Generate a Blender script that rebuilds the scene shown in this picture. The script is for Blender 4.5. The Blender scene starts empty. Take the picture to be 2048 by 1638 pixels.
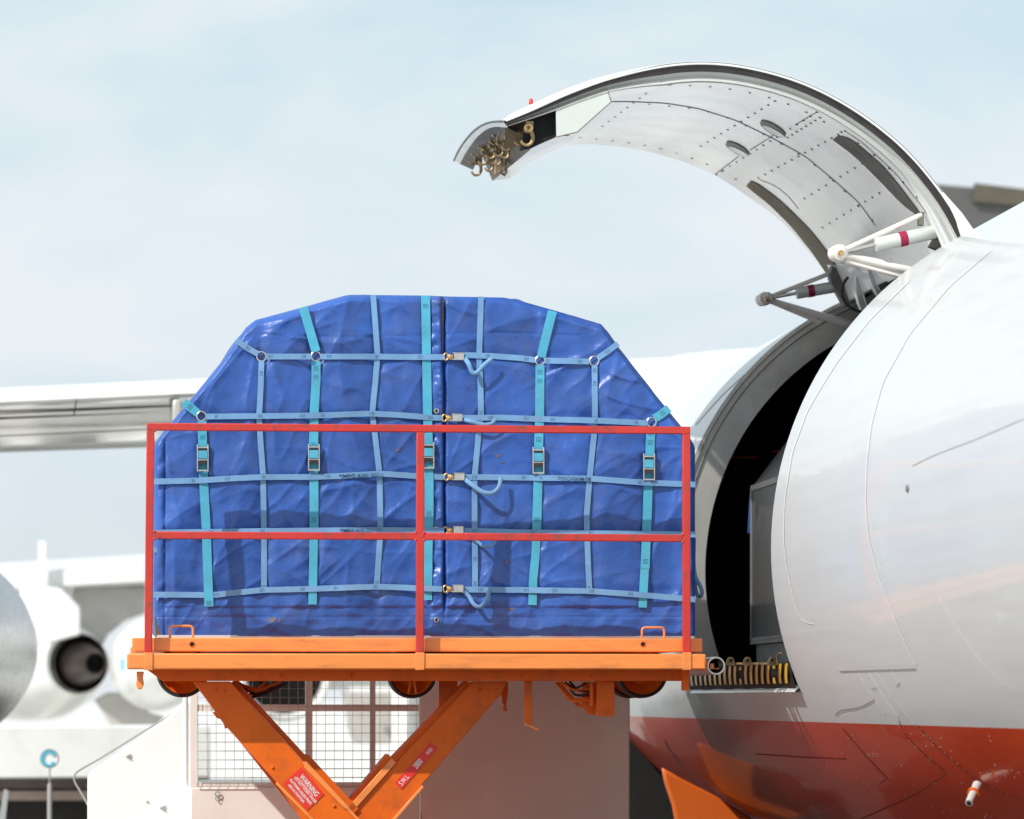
import bpy, math, random
import numpy as np
from math import radians, sin, cos, tan, pi, atan2, sqrt
from mathutils import Vector, Matrix
from mathutils.bvhtree import BVHTree

random.seed(7)
scn = bpy.context.scene
COL = scn.collection

# ------------------------------------------------------------------ camera
F = 7500.0                 # focal length in photo pixels (2048 wide)
CX, HY = 1024.0, 1400.0    # principal column, horizon row
CH = 1.9                   # camera height
TH = math.atan2(792.0, F)  # yaw of the aircraft / loader frame
ct, st = cos(TH), sin(TH)
cd = bpy.data.cameras.new("camera")
cam = bpy.data.objects.new("camera", cd); COL.objects.link(cam)
cam.location = (0, 0, CH); cam.rotation_euler = (radians(90), 0, 0)
cd.sensor_width = 36.0; cd.lens = F * 36.0 / 2048.0
cd.shift_y = (HY - 819.0) / 2048.0
cd.clip_start = 0.5; cd.clip_end = 6000
cd.dof.use_dof = True; cd.dof.focus_distance = 19.0; cd.dof.aperture_fstop = 3.0
scn.camera = cam

# ------------------------------------------------------------------ sun + sky
SUN_EL, SUN_AZ = 41.0, 47.0     # elevation; azimuth left of the direction back to the viewer
az = radians(SUN_AZ)
Sdir = Vector((-sin(az) * cos(radians(SUN_EL)), -cos(az) * cos(radians(SUN_EL)), sin(radians(SUN_EL))))
ld = bpy.data.lights.new("sun", 'SUN'); ld.energy = 3.7; ld.angle = radians(0.53); ld.color = (1.0, 0.955, 0.89)
sun = bpy.data.objects.new("sun", ld); COL.objects.link(sun)
sun.rotation_euler = Sdir.to_track_quat('Z', 'Y').to_euler()
w = bpy.data.worlds.new("World"); scn.world = w; w.use_nodes = True
nt = w.node_tree; nt.nodes.clear()
out = nt.nodes.new('ShaderNodeOutputWorld'); bg = nt.nodes.new('ShaderNodeBackground')
sky = nt.nodes.new('ShaderNodeTexSky'); sky.sky_type = 'NISHITA'; sky.sun_disc = False
sky.sun_elevation = radians(SUN_EL)
sky.sun_rotation = atan2(Sdir.x, Sdir.y)
sky.air_density = 1.0; sky.dust_density = 0.6; sky.ozone_density = 1.5
tc = nt.nodes.new('ShaderNodeTexCoord'); mp = nt.nodes.new('ShaderNodeMapping')
mp.inputs['Scale'].default_value = (1.0, 1.0, 2.6); mp.inputs['Rotation'].default_value = (0, 0.12, 0)
mp.inputs['Location'].default_value = (3.1, 0.4, 1.35)
nz = nt.nodes.new('ShaderNodeTexNoise'); nz.inputs['Scale'].default_value = 7.0
nz.inputs['Detail'].default_value = 5; nz.inputs['Roughness'].default_value = 0.5; nz.inputs['Distortion'].default_value = 0.4
rp = nt.nodes.new('ShaderNodeValToRGB'); rp.color_ramp.elements[0].position = 0.36; rp.color_ramp.elements[1].position = 0.64
rp.color_ramp.elements[0].color = (0.08, 0.08, 0.08, 1); rp.color_ramp.elements[1].color = (0.85, 0.85, 0.85, 1)
mx = nt.nodes.new('ShaderNodeMixRGB')
sz = nt.nodes.new('ShaderNodeSeparateXYZ'); mz = nt.nodes.new('ShaderNodeMapRange'); mz.inputs['From Min'].default_value = 0.02; mz.inputs['From Max'].default_value = 0.19
veil = nt.nodes.new('ShaderNodeMixRGB'); veil.inputs['Color1'].default_value = (4.35, 4.70, 5.20, 1); veil.inputs['Color2'].default_value = (3.45, 4.75, 5.15, 1)
m2 = nt.nodes.new('ShaderNodeMixRGB'); m2.inputs['Fac'].default_value = 0.85
nt.links.new(tc.outputs['Generated'], sz.inputs[0]); nt.links.new(sz.outputs['Z'], mz.inputs['Value']); nt.links.new(mz.outputs[0], veil.inputs['Fac'])
nt.links.new(sky.outputs['Color'], m2.inputs['Color1']); nt.links.new(veil.outputs[0], m2.inputs['Color2'])
# cloud veil colour, brighter overhead is left to the sky itself
mx.inputs['Color2'].default_value = (5.35, 5.65, 5.90, 1)
L = nt.links.new
L(tc.outputs['Generated'], mp.inputs['Vector']); L(mp.outputs[0], nz.inputs['Vector']); L(nz.outputs['Fac'], rp.inputs['Fac'])
L(rp.outputs['Color'], mx.inputs['Fac']); L(m2.outputs[0], mx.inputs['Color1'])
L(mx.outputs['Color'], bg.inputs['Color']); bg.inputs['Strength'].default_value = 0.125
L(bg.outputs[0], out.inputs[0])
scn.view_settings.view_transform = 'Standard'; scn.view_settings.look = 'None'
scn.view_settings.exposure = 0.34; scn.view_settings.gamma = 1.0
scn.view_settings.use_curve_mapping = False
scn.cycles.max_bounces = 8
scn.cycles.caustics_reflective = False; scn.cycles.caustics_refractive = False
scn.cycles.use_denoising = True

# ------------------------------------------------------------------ frame helpers
def ray(px, py):
    dx, dy, dz = (px - CX) / F, 1.0, (HY - py) / F
    return (dx * ct + dy * st, -dx * st + dy * ct, dz)
def P(px, py, v):           # point of the pixel's ray on the local plane v = const (metres)
    a, b, c = ray(px, py); t = v / b
    return Vector((a * t, v, CH + c * t))
def proj(p):
    x = p[0] * ct - p[1] * st; y = p[0] * st + p[1] * ct
    return (CX + F * x / y, HY - F * (p[2] - CH) / y)
def W(p):
    return Vector((p[0] * ct - p[1] * st, p[0] * st + p[1] * ct, p[2]))
PXM = F / 19.16

def lerp(a, b, t): return a + (b - a) * t
def poly_len(pts):
    d = [0.0]
    for a, b in zip(pts[:-1], pts[1:]): d.append(d[-1] + (Vector(b) - Vector(a)).length)
    return d
def resample(pts, n):
    pts = [Vector(p) for p in pts]; d = poly_len(pts); res = []
    for i in range(n):
        t = d[-1] * i / (n - 1); k = 0
        while k < len(d) - 2 and d[k + 1] < t: k += 1
        f = (t - d[k]) / max(1e-9, d[k + 1] - d[k]); res.append(pts[k].lerp(pts[k + 1], min(1, max(0, f))))
    return res
def smooth_poly(pts, n, it=None):
    r = resample(pts, n)
    if it is None: it = max(2, int((n / max(2, len(pts))) ** 1.5 / 2))
    for _ in range(it):
        r = [r[0]] + [(r[i - 1] + r[i] * 2 + r[i + 1]) / 4 for i in range(1, n - 1)] + [r[-1]]
    return r

# ------------------------------------------------------------------ materials
def mat(name, col, rough=0.5, metal=0.0, coat=0.0, var=0.06, vscale=4.0, bump=0.0, bscale=30.0, spec=0.5,
        dirt_or_reflection=None, dirt_or_reflection_amt=0.0, dirt_or_reflection_scale=2.5, rvar=0.1, stretch=(1, 1, 1), aniso_bump=None):
    m = bpy.data.materials.new(name); m.use_nodes = True; n = m.node_tree; b = n.nodes['Principled BSDF']
    b.inputs['Roughness'].default_value = rough; b.inputs['Metallic'].default_value = metal
    b.inputs['Coat Weight'].default_value = coat; b.inputs['Coat Roughness'].default_value = 0.06
    b.inputs['Specular IOR Level'].default_value = spec
    c = n.nodes.new('ShaderNodeTexCoord'); mpn = n.nodes.new('ShaderNodeMapping'); mpn.inputs['Scale'].default_value = stretch
    n.links.new(c.outputs['Object'], mpn.inputs['Vector'])
    z = n.nodes.new('ShaderNodeTexNoise'); z.inputs['Scale'].default_value = vscale; z.inputs['Detail'].default_value = 6
    n.links.new(mpn.outputs[0], z.inputs['Vector'])
    r = n.nodes.new('ShaderNodeValToRGB'); r.color_ramp.elements[0].position = 0.3; r.color_ramp.elements[1].position = 0.7
    r.color_ramp.elements[0].color = tuple(x * (1 - var) for x in col) + (1,)
    r.color_ramp.elements[1].color = tuple(min(1, x * (1 + var)) for x in col) + (1,)
    n.links.new(z.outputs['Fac'], r.inputs['Fac']); colout = r.outputs['Color']
    if dirt_or_reflection:
        z2 = n.nodes.new('ShaderNodeTexNoise'); z2.inputs['Scale'].default_value = dirt_or_reflection_scale; z2.inputs['Detail'].default_value = 9
        z2.inputs['Roughness'].default_value = 0.65
        n.links.new(mpn.outputs[0], z2.inputs['Vector'])
        r2 = n.nodes.new('ShaderNodeValToRGB'); r2.color_ramp.elements[0].position = 0.5; r2.color_ramp.elements[1].position = 0.72
        r2.color_ramp.elements[0].color = (0, 0, 0, 1); r2.color_ramp.elements[1].color = (dirt_or_reflection_amt,) * 3 + (1,)
        n.links.new(z2.outputs['Fac'], r2.inputs['Fac'])
        mm = n.nodes.new('ShaderNodeMixRGB'); mm.inputs['Color2'].default_value = dirt_or_reflection + (1,)
        n.links.new(r2.outputs['Color'], mm.inputs['Fac']); n.links.new(colout, mm.inputs['Color1']); colout = mm.outputs['Color']
    n.links.new(colout, b.inputs['Base Color'])
    mr = n.nodes.new('ShaderNodeMapRange'); mr.inputs['To Min'].default_value = max(0.02, rough - rvar); mr.inputs['To Max'].default_value = min(1, rough + rvar)
    z3 = n.nodes.new('ShaderNodeTexNoise'); z3.inputs['Scale'].default_value = vscale * 3.1; z3.inputs['Detail'].default_value = 4
    n.links.new(mpn.outputs[0], z3.inputs['Vector']); n.links.new(z3.outputs['Fac'], mr.inputs['Value']); n.links.new(mr.outputs[0], b.inputs['Roughness'])
    if bump:
        z4 = n.nodes.new('ShaderNodeTexNoise'); z4.inputs['Scale'].default_value = bscale; z4.inputs['Detail'].default_value = 4
        m2 = n.nodes.new('ShaderNodeMapping'); m2.inputs['Scale'].default_value = aniso_bump or (1, 1, 1)
        n.links.new(c.outputs['Object'], m2.inputs['Vector']); n.links.new(m2.outputs[0], z4.inputs['Vector'])
        bp = n.nodes.new('ShaderNodeBump'); bp.inputs['Strength'].default_value = bump; bp.inputs['Distance'].default_value = 0.02
        n.links.new(z4.outputs['Fac'], bp.inputs['Height']); n.links.new(bp.outputs[0], b.inputs['Normal'])
    return m

M = {}
M['tarp'] = mat('blue_pvc', (0.027, 0.092, 0.36), 0.37, var=0.18, vscale=2.2, bump=0.35, bscale=14, spec=0.5, dirt_or_reflection=(0.16, 0.15, 0.19), dirt_or_reflection_amt=0.22, dirt_or_reflection_scale=5, rvar=0.07)
M['scuff'] = mat('rusty_scuff', (0.12, 0.09, 0.13), 0.7, var=0.5, vscale=60)
M['gap'] = mat('webbing_grey', (0.16, 0.13, 0.12), 0.8)
M['teal'] = mat('teal_webbing', (0.085, 0.39, 0.56), 0.75, var=0.12, vscale=9, bump=0.25, bscale=260, spec=0.2, dirt_or_reflection=(0.12, 0.2, 0.24), dirt_or_reflection_amt=0.35, dirt_or_reflection_scale=6)
M['lblue'] = mat('pale_blue_webbing', (0.16, 0.32, 0.55), 0.78, var=0.14, vscale=7, bump=0.25, bscale=260, spec=0.2, dirt_or_reflection=(0.2, 0.23, 0.28), dirt_or_reflection_amt=0.35, dirt_or_reflection_scale=6)
M['stitch'] = mat('dark_stitching', (0.035, 0.075, 0.16), 0.9)
M['steel'] = mat('zinc_steel', (0.62, 0.60, 0.57), 0.32, metal=0.9, var=0.1, vscale=30)
M['brass'] = mat('yellow_zinc', (0.62, 0.40, 0.16), 0.36, metal=0.85, var=0.25, vscale=20)
M['latch'] = mat('worn_latch_metal', (0.36, 0.25, 0.13), 0.5, metal=0.6, var=0.35, vscale=25, dirt_or_reflection=(0.08, 0.05, 0.03), dirt_or_reflection_amt=0.8, dirt_or_reflection_scale=30)
M['red'] = mat('red_paint', (0.54, 0.030, 0.022), 0.42, coat=0.12, var=0.1, bump=0.08, bscale=60, dirt_or_reflection=(0.16, 0.05, 0.04), dirt_or_reflection_amt=0.8, dirt_or_reflection_scale=16)
M['orange'] = mat('orange_paint', (0.84, 0.255, 0.055), 0.36, coat=0.25, var=0.05, bump=0.05, bscale=40, dirt_or_reflection=(0.36, 0.13, 0.05), dirt_or_reflection_amt=0.65, dirt_or_reflection_scale=6, stretch=(0.5, 1, 2.5))
M['orange2'] = mat('orange_worn_shaded', (0.70, 0.125, 0.007), 0.48, spec=0.28, var=0.1, bump=0.06, bscale=30, dirt_or_reflection=(0.20, 0.06, 0.02), dirt_or_reflection_amt=0.5, dirt_or_reflection_scale=7)  # worn orange, its base also deepened to darken the shaded underframe
M['rubber'] = mat('rubber', (0.022, 0.021, 0.02), 0.7, var=0.3, bump=0.1)
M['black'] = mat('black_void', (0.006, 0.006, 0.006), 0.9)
M['hose'] = mat('hose', (0.03, 0.012, 0.008), 0.5)
M['label'] = mat('red_label', (0.72, 0.03, 0.02), 0.4, var=0.05)
M['white'] = mat('white_paint', (0.80, 0.80, 0.78), 0.34, coat=0.4, var=0.03, vscale=2, bump=0.02, bscale=6, dirt_or_reflection=(0.55, 0.53, 0.5), dirt_or_reflection_amt=0.3)
M['truck'] = mat('box_white', (0.74, 0.735, 0.69), 0.5, var=0.06, vscale=1.3, dirt_or_reflection=(0.50, 0.45, 0.41), dirt_or_reflection_amt=0.4, dirt_or_reflection_scale=1.2, bump=0.02, bscale=5)
M['lining'] = mat('door_lining', (0.90, 0.90, 0.905), 0.24, metal=0.35, var=0.03, vscale=1.2, bump=0.22, bscale=1.7, rvar=0.05, dirt_or_reflection=(0.7, 0.68, 0.64), dirt_or_reflection_amt=0.3, dirt_or_reflection_scale=1.5)
M['cover'] = mat('cover_grey', (0.36, 0.345, 0.29), 0.5)
M['rim_light'] = mat('rim_grey_paint', (0.68, 0.69, 0.67), 0.3, metal=0.3, var=0.04, vscale=2, coat=0.2)
M['rivet_dark'] = mat('rivet_dark', (0.05, 0.045, 0.04), 0.5)
M['rim_dark'] = mat('rim_seal', (0.028, 0.022, 0.022), 0.4, var=0.3, vscale=12)
M['rim_mid'] = mat('rim_dark_metal', (0.11, 0.095, 0.09), 0.35, metal=0.4, var=0.3, vscale=9)
M['frame'] = mat('frame_primer', (0.78, 0.76, 0.71), 0.38, metal=0.65, var=0.08, vscale=3, bump=0.05, bscale=10, dirt_or_reflection=(0.4, 0.37, 0.32), dirt_or_reflection_amt=0.4)
M['slot'] = mat('slot_primer', (0.13, 0.095, 0.05), 0.6, var=0.3, vscale=5)
M['slot_grey'] = mat('slot_grey', (0.15, 0.14, 0.12), 0.6, var=0.3, vscale=5)
M['seam'] = mat('seam_dark', (0.20, 0.19, 0.18), 0.6)
M['seam_red'] = mat('seam_on_red', (0.16, 0.02, 0.01), 0.5)
M['seam_white'] = mat('seam_edge_white', (0.86, 0.86, 0.86), 0.3, coat=0.3)
M['strut'] = mat('strut_white', (0.84, 0.80, 0.74), 0.35, coat=0.2, var=0.08, dirt_or_reflection=(0.4, 0.34, 0.28), dirt_or_reflection_amt=0.5, dirt_or_reflection_scale=8)
M['cyl'] = mat('strut_grey_green', (0.60, 0.64, 0.60), 0.3, coat=0.3, var=0.05)
M['band'] = mat('crimson_band', (0.32, 0.012, 0.06), 0.4)
M['cont'] = mat('container_alloy', (0.06, 0.057, 0.057), 0.42, metal=0.55, var=0.2, vscale=2, bump=0.1, bscale=4, dirt_or_reflection=(0.05, 0.05, 0.05), dirt_or_reflection_amt=0.6, stretch=(3, 1, 0.4))
M['cont2'] = mat('container_edge', (0.26, 0.25, 0.24), 0.42, metal=0.5, var=0.2)
M['yellow'] = mat('hazard_yellow', (0.85, 0.52, 0.01), 0.4, coat=0.2, var=0.15, vscale=9, dirt_or_reflection=(0.25, 0.16, 0.03), dirt_or_reflection_amt=0.6, dirt_or_reflection_scale=7)
M['pad'] = mat('hazard_black', (0.012, 0.011, 0.011), 0.6, bump=0.3, bscale=12, spec=0.3)
M['wingun'] = mat('wing_polished', (0.42, 0.36, 0.335), 0.12, metal=0.8, dirt_or_reflection=(0.11, 0.065, 0.055), dirt_or_reflection_amt=0.9, dirt_or_reflection_scale=0.45, var=0.12, vscale=0.8, bump=0.25, bscale=1.6, stretch=(1, 0.15, 1), aniso_bump=(0.5, 1, 1))  # brown patches stand for reflections, painted into the underside's colour
M['nacelle'] = mat('polished_nacelle', (0.50, 0.50, 0.51), 0.27, metal=0.9, var=0.04, bump=0.05, bscale=2)
M['exhaust'] = mat('exhaust_metal', (0.075, 0.058, 0.055), 0.38, metal=0.8, var=0.3, vscale=3)
M['pylon'] = mat('pylon_grey', (0.52, 0.49, 0.46), 0.35, metal=0.3, var=0.08)
M['concrete'] = mat('apron_concrete', (0.62, 0.61, 0.58), 0.85, var=0.10, vscale=0.25, bump=0.1, bscale=20)
M['dark_ground'] = mat('unseen_dark_ground', (0.085, 0.08, 0.075), 0.9, var=0.2, vscale=0.4, bump=0.2, bscale=30)
M['chassis'] = mat('chassis_brown', (0.15, 0.115, 0.095), 0.6, var=0.15)
M['chassis2'] = mat('chassis_dark', (0.035, 0.03, 0.028), 0.7, var=0.2)
M['tail'] = mat('tailplane_grey', (0.13, 0.125, 0.12), 0.4, metal=0.2, var=0.12, vscale=0.4)
M['tail2'] = mat('tailplane_brown', (0.13, 0.115, 0.085), 0.4, metal=0.3, var=0.1)
M['signblue'] = mat('sign_blue', (0.03, 0.42, 0.60), 0.4)
M['grey'] = mat('grey_paint', (0.30, 0.29, 0.28), 0.5)
M['mesh'] = mat('mesh_wire', (0.42, 0.41, 0.40), 0.5, metal=0.3)
M['belly'] = mat('fairing_orange', (0.62, 0.12, 0.014), 0.4, coat=0.2, var=0.05)

def fuselage_mat():
    m = bpy.data.materials.new('fuselage_paint'); m.use_nodes = True; n = m.node_tree; b = n.nodes['Principled BSDF']; l = n.links.new
    c = n.nodes.new('ShaderNodeTexCoord'); s = n.nodes.new('ShaderNodeSeparateXYZ'); l(c.outputs['Object'], s.inputs[0])
    g = n.nodes.new('ShaderNodeMath'); g.operation = 'GREATER_THAN'; g.inputs[1].default_value = CH - 0.113
    l(s.outputs['Z'], g.inputs[0])
    z = n.nodes.new('ShaderNodeTexNoise'); z.inputs['Scale'].default_value = 1.1; z.inputs['Detail'].default_value = 5; l(c.outputs['Object'], z.inputs['Vector'])
    r1 = n.nodes.new('ShaderNodeValToRGB'); r1.color_ramp.elements[0].color = (0.40, 0.022, 0.002, 1); r1.color_ramp.elements[1].color = (0.54, 0.046, 0.004, 1)
    r2 = n.nodes.new('ShaderNodeValToRGB'); r2.color_ramp.elements[0].color = (0.54, 0.56, 0.57, 1); r2.color_ramp.elements[1].color = (0.60, 0.615, 0.62, 1)
    l(z.outputs['Fac'], r1.inputs['Fac']); l(z.outputs['Fac'], r2.inputs['Fac'])
    x = n.nodes.new('ShaderNodeMixRGB'); l(g.outputs[0], x.inputs['Fac']); l(r1.outputs[0], x.inputs['Color1']); l(r2.outputs[0], x.inputs['Color2'])
    # exhaust dust streaks along the flow
    ms = n.nodes.new('ShaderNodeMapping'); ms.inputs['Scale'].default_value = (3, 0.35, 9); l(c.outputs['Object'], ms.inputs['Vector'])
    zs = n.nodes.new('ShaderNodeTexNoise'); zs.inputs['Scale'].default_value = 1.6; zs.inputs['Detail'].default_value = 8; l(ms.outputs[0], zs.inputs['Vector'])
    rs = n.nodes.new('ShaderNodeValToRGB'); rs.color_ramp.elements[0].position = 0.48; rs.color_ramp.elements[0].color = (0, 0, 0, 1)
    rs.color_ramp.elements[1].position = 0.8; rs.color_ramp.elements[1].color = (0.20, 0.20, 0.20, 1); l(zs.outputs['Fac'], rs.inputs['Fac'])
    y = n.nodes.new('ShaderNodeMixRGB'); y.blend_type = 'MULTIPLY'; y.inputs['Color2'].default_value = (0.62, 0.60, 0.58, 1)
    l(rs.outputs[0], y.inputs['Fac']); l(x.outputs[0], y.inputs['Color1']); l(y.outputs[0], b.inputs['Base Color'])
    b.inputs['Roughness'].default_value = 0.40; b.inputs['Specular IOR Level'].default_value = 0.22; b.inputs['Coat Weight'].default_value = 0.32; b.inputs['Coat Roughness'].default_value = 0.05
    mb = n.nodes.new('ShaderNodeMapping'); mb.inputs['Scale'].default_value = (1, 0.9, 1); l(c.outputs['Object'], mb.inputs['Vector'])
    zb = n.nodes.new('ShaderNodeTexNoise'); zb.inputs['Scale'].default_value = 2.6; zb.inputs['Detail'].default_value = 3; l(mb.outputs[0], zb.inputs['Vector'])
    bp = n.nodes.new('ShaderNodeBump'); bp.inputs['Strength'].default_value = 0.13; bp.inputs['Distance'].default_value = 0.02
    l(zb.outputs['Fac'], bp.inputs['Height']); l(bp.outputs[0], b.inputs['Normal']); l(bp.outputs[0], b.inputs['Coat Normal'])
    return m
M['fus'] = fuselage_mat()

# ------------------------------------------------------------------ mesh builder
class MB:
    def __init__(s): s.v = []; s.f = []
    def add(s, vs, fs):
        o = len(s.v); s.v += [tuple(x) for x in vs]; s.f += [tuple(i + o for i in f) for f in fs]; return s
    def box(s, a, b):
        x0, x1 = sorted((a[0], b[0])); y0, y1 = sorted((a[1], b[1])); z0, z1 = sorted((a[2], b[2]))
        vs = [(x0, y0, z0), (x1, y0, z0), (x1, y1, z0), (x0, y1, z0), (x0, y0, z1), (x1, y0, z1), (x1, y1, z1), (x0, y1, z1)]
        return s.add(vs, [(3, 2, 1, 0), (4, 5, 6, 7), (0, 1, 5, 4), (1, 2, 6, 5), (2, 3, 7, 6), (3, 0, 4, 7)])
    def boxpx(s, x0, y0, x1, y1, v0, v1):      # front face measured on plane v0
        a = P(x0, y0, v0); b = P(x1, y1, v0); return s.box((a.x, v0, a.z), (b.x, v1, b.z))
    def prism(s, pts, v0, v1):                  # pts: (u,w) list, extruded along v
        n = len(pts); ar = sum(pts[i][0] * pts[(i + 1) % n][1] - pts[(i + 1) % n][0] * pts[i][1] for i in range(n))
        if ar < 0: pts = pts[::-1]
        vs = [(p[0], v0, p[1]) for p in pts] + [(p[0], v1, p[1]) for p in pts]
        fs = [tuple(range(n)), tuple(range(2 * n - 1, n - 1, -1))] + [(i, n + i, n + (i + 1) % n, (i + 1) % n) for i in range(n)]
        return s.add(vs, fs)
    def prismpx(s, poly, v0, v1): return s.prism([(P(x, y, v0).x, P(x, y, v0).z) for x, y in poly], v0, v1)
    def tube(s, path, r, n=10, cap=True, closed=False):
        path = [Vector(p) for p in path]; k = len(path); rr = r if isinstance(r, (list, tuple)) else [r] * k
        vs = []; fs = []; ref = None
        for i, p in enumerate(path):
            if closed: t = path[(i + 1) % k] - path[i - 1]
            else: t = path[min(k - 1, i + 1)] - path[max(0, i - 1)]
            t.normalize()
            if ref is None:
                ref = t.orthogonal().normalized()
            ref = (ref - t * ref.dot(t)).normalized(); bi = t.cross(ref)
            for j in range(n):
                a = 2 * pi * j / n; vs.append(p + (ref * cos(a) + bi * sin(a)) * rr[i])
        for i in range(k if closed else k - 1):
            i2 = (i + 1) % k
            for j in range(n):
                fs.append((i * n + j, i * n + (j + 1) % n, i2 * n + (j + 1) % n, i2 * n + j))
        if cap and not closed:
            fs.append(tuple(range(n - 1, -1, -1))); fs.append(tuple((k - 1) * n + j for j in range(n)))
        return s.add(vs, fs)
    def lathe(s, o, d, prof, n=32, cap0=False, cap1=False):   # prof: (dist along d, radius)
        o = Vector(o); d = Vector(d).normalized(); a = d.orthogonal().normalized(); b = d.cross(a)
        vs = []; fs = []; k = len(prof)
        for (t, r) in prof:
            for j in range(n):
                q = 2 * pi * j / n; vs.append(o + d * t + (a * cos(q) + b * sin(q)) * r)
        for i in range(k - 1):
            for j in range(n): fs.append((i * n + j, i * n + (j + 1) % n, (i + 1) * n + (j + 1) % n, (i + 1) * n + j))
        if cap0: fs.append(tuple(range(n - 1, -1, -1)))
        if cap1: fs.append(tuple((k - 1) * n + j for j in range(n)))
        return s.add(vs, fs)
    def grid(s, rows, flip=False):
        nr = len(rows); nc = len(rows[0]); vs = [p for r in rows for p in r]; fs = []
        for i in range(nr - 1):
            for j in range(nc - 1):
                q = (i * nc + j, i * nc + j + 1, (i + 1) * nc + j + 1, (i + 1) * nc + j); fs.append(q[::-1] if flip else q)
        return s.add(vs, fs)
    def rod(s, a, b, r, n=12): return s.tube([a, b], r, n)

class Thing:
    def __init__(s, name, label, cat, base, group=None):
        o = bpy.data.objects.new(name, None); COL.objects.link(o); o.empty_display_size = 0.3
        s.base = Vector(base); o.location = W(s.base); o.rotation_euler = (0, 0, TH); s.o = o
        o['label'] = label; o['category'] = cat
        if group: o['group'] = group
SPLIT = {'strut_bracket', 'wing_fairing', 'buckle_gap', 'latch_hole', 'upper_side_beam', 'panel_edge', 'panel_gap', 'belly_seam', 'roof_rail', 'lining_seam', 'latch_linkage', 'side_strap', 'blade', 'flap_gap', 'rear_scissor_arm', 'eyelet', 'eyelet_hole', 'door_seal_strip', 'weld_bead', 'flap_track', 'frame_bar', 'tailplane_part'}
def split_mb(mb):
    n = len(mb.v); par = list(range(n))
    def find(a):
        while par[a] != a: par[a] = par[par[a]]; a = par[a]
        return a
    for f in mb.f:
        r = find(f[0])
        for i in f[1:]: par[find(i)] = r
    groups = {}
    for f in mb.f: groups.setdefault(find(f[0]), []).append(f)
    out_ = []
    for fs in groups.values():
        ids = sorted({i for f in fs for i in f}); mp_ = {a: k for k, a in enumerate(ids)}; q = MB(); q.v = [mb.v[i] for i in ids]; q.f = [tuple(mp_[i] for i in f) for f in fs]; out_.append(q)
    return out_
def part(t, name, mb, m, parent=None, **kw):
    if name in SPLIT:
        return [part1(t, name, q, m, parent, **kw) for q in split_mb(mb)][0]
    return part1(t, name, mb, m, parent, **kw)
def part1(t, name, mb, m, parent=None, bevel=0, smooth=None, label=None, solid=0, stuff=False, base=None):
    base = t.base if t else Vector((0, 0, 0))
    me = bpy.data.meshes.new(name)
    me.from_pydata([(x - base.x, y - base.y, z - base.z) for x, y, z in mb.v], [], mb.f)
    me.materials.append(M[m] if isinstance(m, str) else m)
    if smooth is None: smooth = 40
    me.polygons.foreach_set('use_smooth', [True] * len(me.polygons)); me.set_sharp_from_angle(angle=radians(smooth))
    me.update()
    o = bpy.data.objects.new(name, me); COL.objects.link(o); o.parent = parent or (t.o if t else None)
    if bevel:
        b = o.modifiers.new('bevel', 'BEVEL'); b.width = bevel; b.segments = 2; b.limit_method = 'ANGLE'; b.angle_limit = radians(35)
    if solid:
        b = o.modifiers.new('solid', 'SOLIDIFY'); b.thickness = solid; b.offset = -1
    if label: o['label'] = label
    if stuff: o['kind'] = 'stuff'
    return o
def text_part(t, name, s, size, o, xd, yd, m, parent, bold=0.0, align='LEFT', sx=1.0):
    cu = bpy.data.curves.new('lettering', 'FONT'); cu.body = s; cu.size = size; cu.extrude = 0.0006; cu.offset = bold; cu.align_x = align
    ob = bpy.data.objects.new('lettering', cu); COL.objects.link(ob)
    dg = bpy.context.evaluated_depsgraph_get(); me = bpy.data.meshes.new_from_object(ob.evaluated_get(dg))
    bpy.data.objects.remove(ob); bpy.data.curves.remove(cu)
    xd = Vector(xd).normalized(); yd = Vector(yd); yd = (yd - xd * yd.dot(xd)).normalized(); zd = xd.cross(yd); o = Vector(o)
    for vtx in me.vertices:
        c = vtx.co; vtx.co = o + xd * c.x * sx + yd * c.y + zd * c.z - t.base
    me.materials.clear(); me.materials.append(M[m])
    ob = bpy.data.objects.new(name, me); COL.objects.link(ob); ob.parent = parent
    return ob

# ================================================================== GROUND
g = MB(); g.add([W(p) for p in [(-1500, -200, 0), (1500, -200, 0), (1500, 3000, 0), (-1500, 3000, 0)]], [(0, 1, 2, 3)])
o = part(None, 'ground', g, 'concrete'); o['kind'] = 'structure'
g = MB(); g.add([W(p) for p in [(-0.6, -6, .004), (40, -6, .004), (40, 40, .004), (-0.6, 40, .004)]], [(0, 1, 2, 3)])
o = part(None, 'bounce_cut_sheet', g, 'dark_ground'); o['kind'] = 'structure'  # unseen dark sheet, added and sized to dim bounce light and belly reflections

# ================================================================== AIRCRAFT
V0, V1 = 18.87, 22.3
c0 = P(2232, 1100, V0); R = 690 * V0 / F / (ct * 1.0)
R = (P(2232, 1100, V0) - P(1542, 1100, V0)).length
UC, WC = c0.x, c0.z
AC = Thing('cargo_aircraft', 'white and orange cargo aircraft with its large side door raised beside the loader', 'aircraft', (UC, 20.5, 0))
A0, A1 = radians(112.5), radians(203.9)
def sec(v):                 # radius, centre height as the hull tapers ahead of the door
    t = max(0.0, (v - 25.4) / 11.0); t = min(1, t); k = t * t * (3 - 2 * t)
    r = R * (1 - 0.33 * k); return r, WC + (R - r) * 0.75
def cyl(a, v, dr=0.0):
    r, wc = sec(v); r += dr; return Vector((UC + r * cos(a), v, wc + r * sin(a)))
def cgrid(mb, a0, a1, na, vs, dr=0.0, flip=False):
    rows = [[cyl(lerp(a0, a1, i / na), v, dr) for v in vs] for i in range(na + 1)]
    mb.grid(rows, flip)
fus = MB()
vn = list(np.linspace(3.0, V0, 24)); vm = list(np.linspace(V0, V1, 8)); vf = list(np.linspace(V1, 36.0, 30))
cgrid(fus, A0, A0 + 2 * pi, 160, vn)
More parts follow.
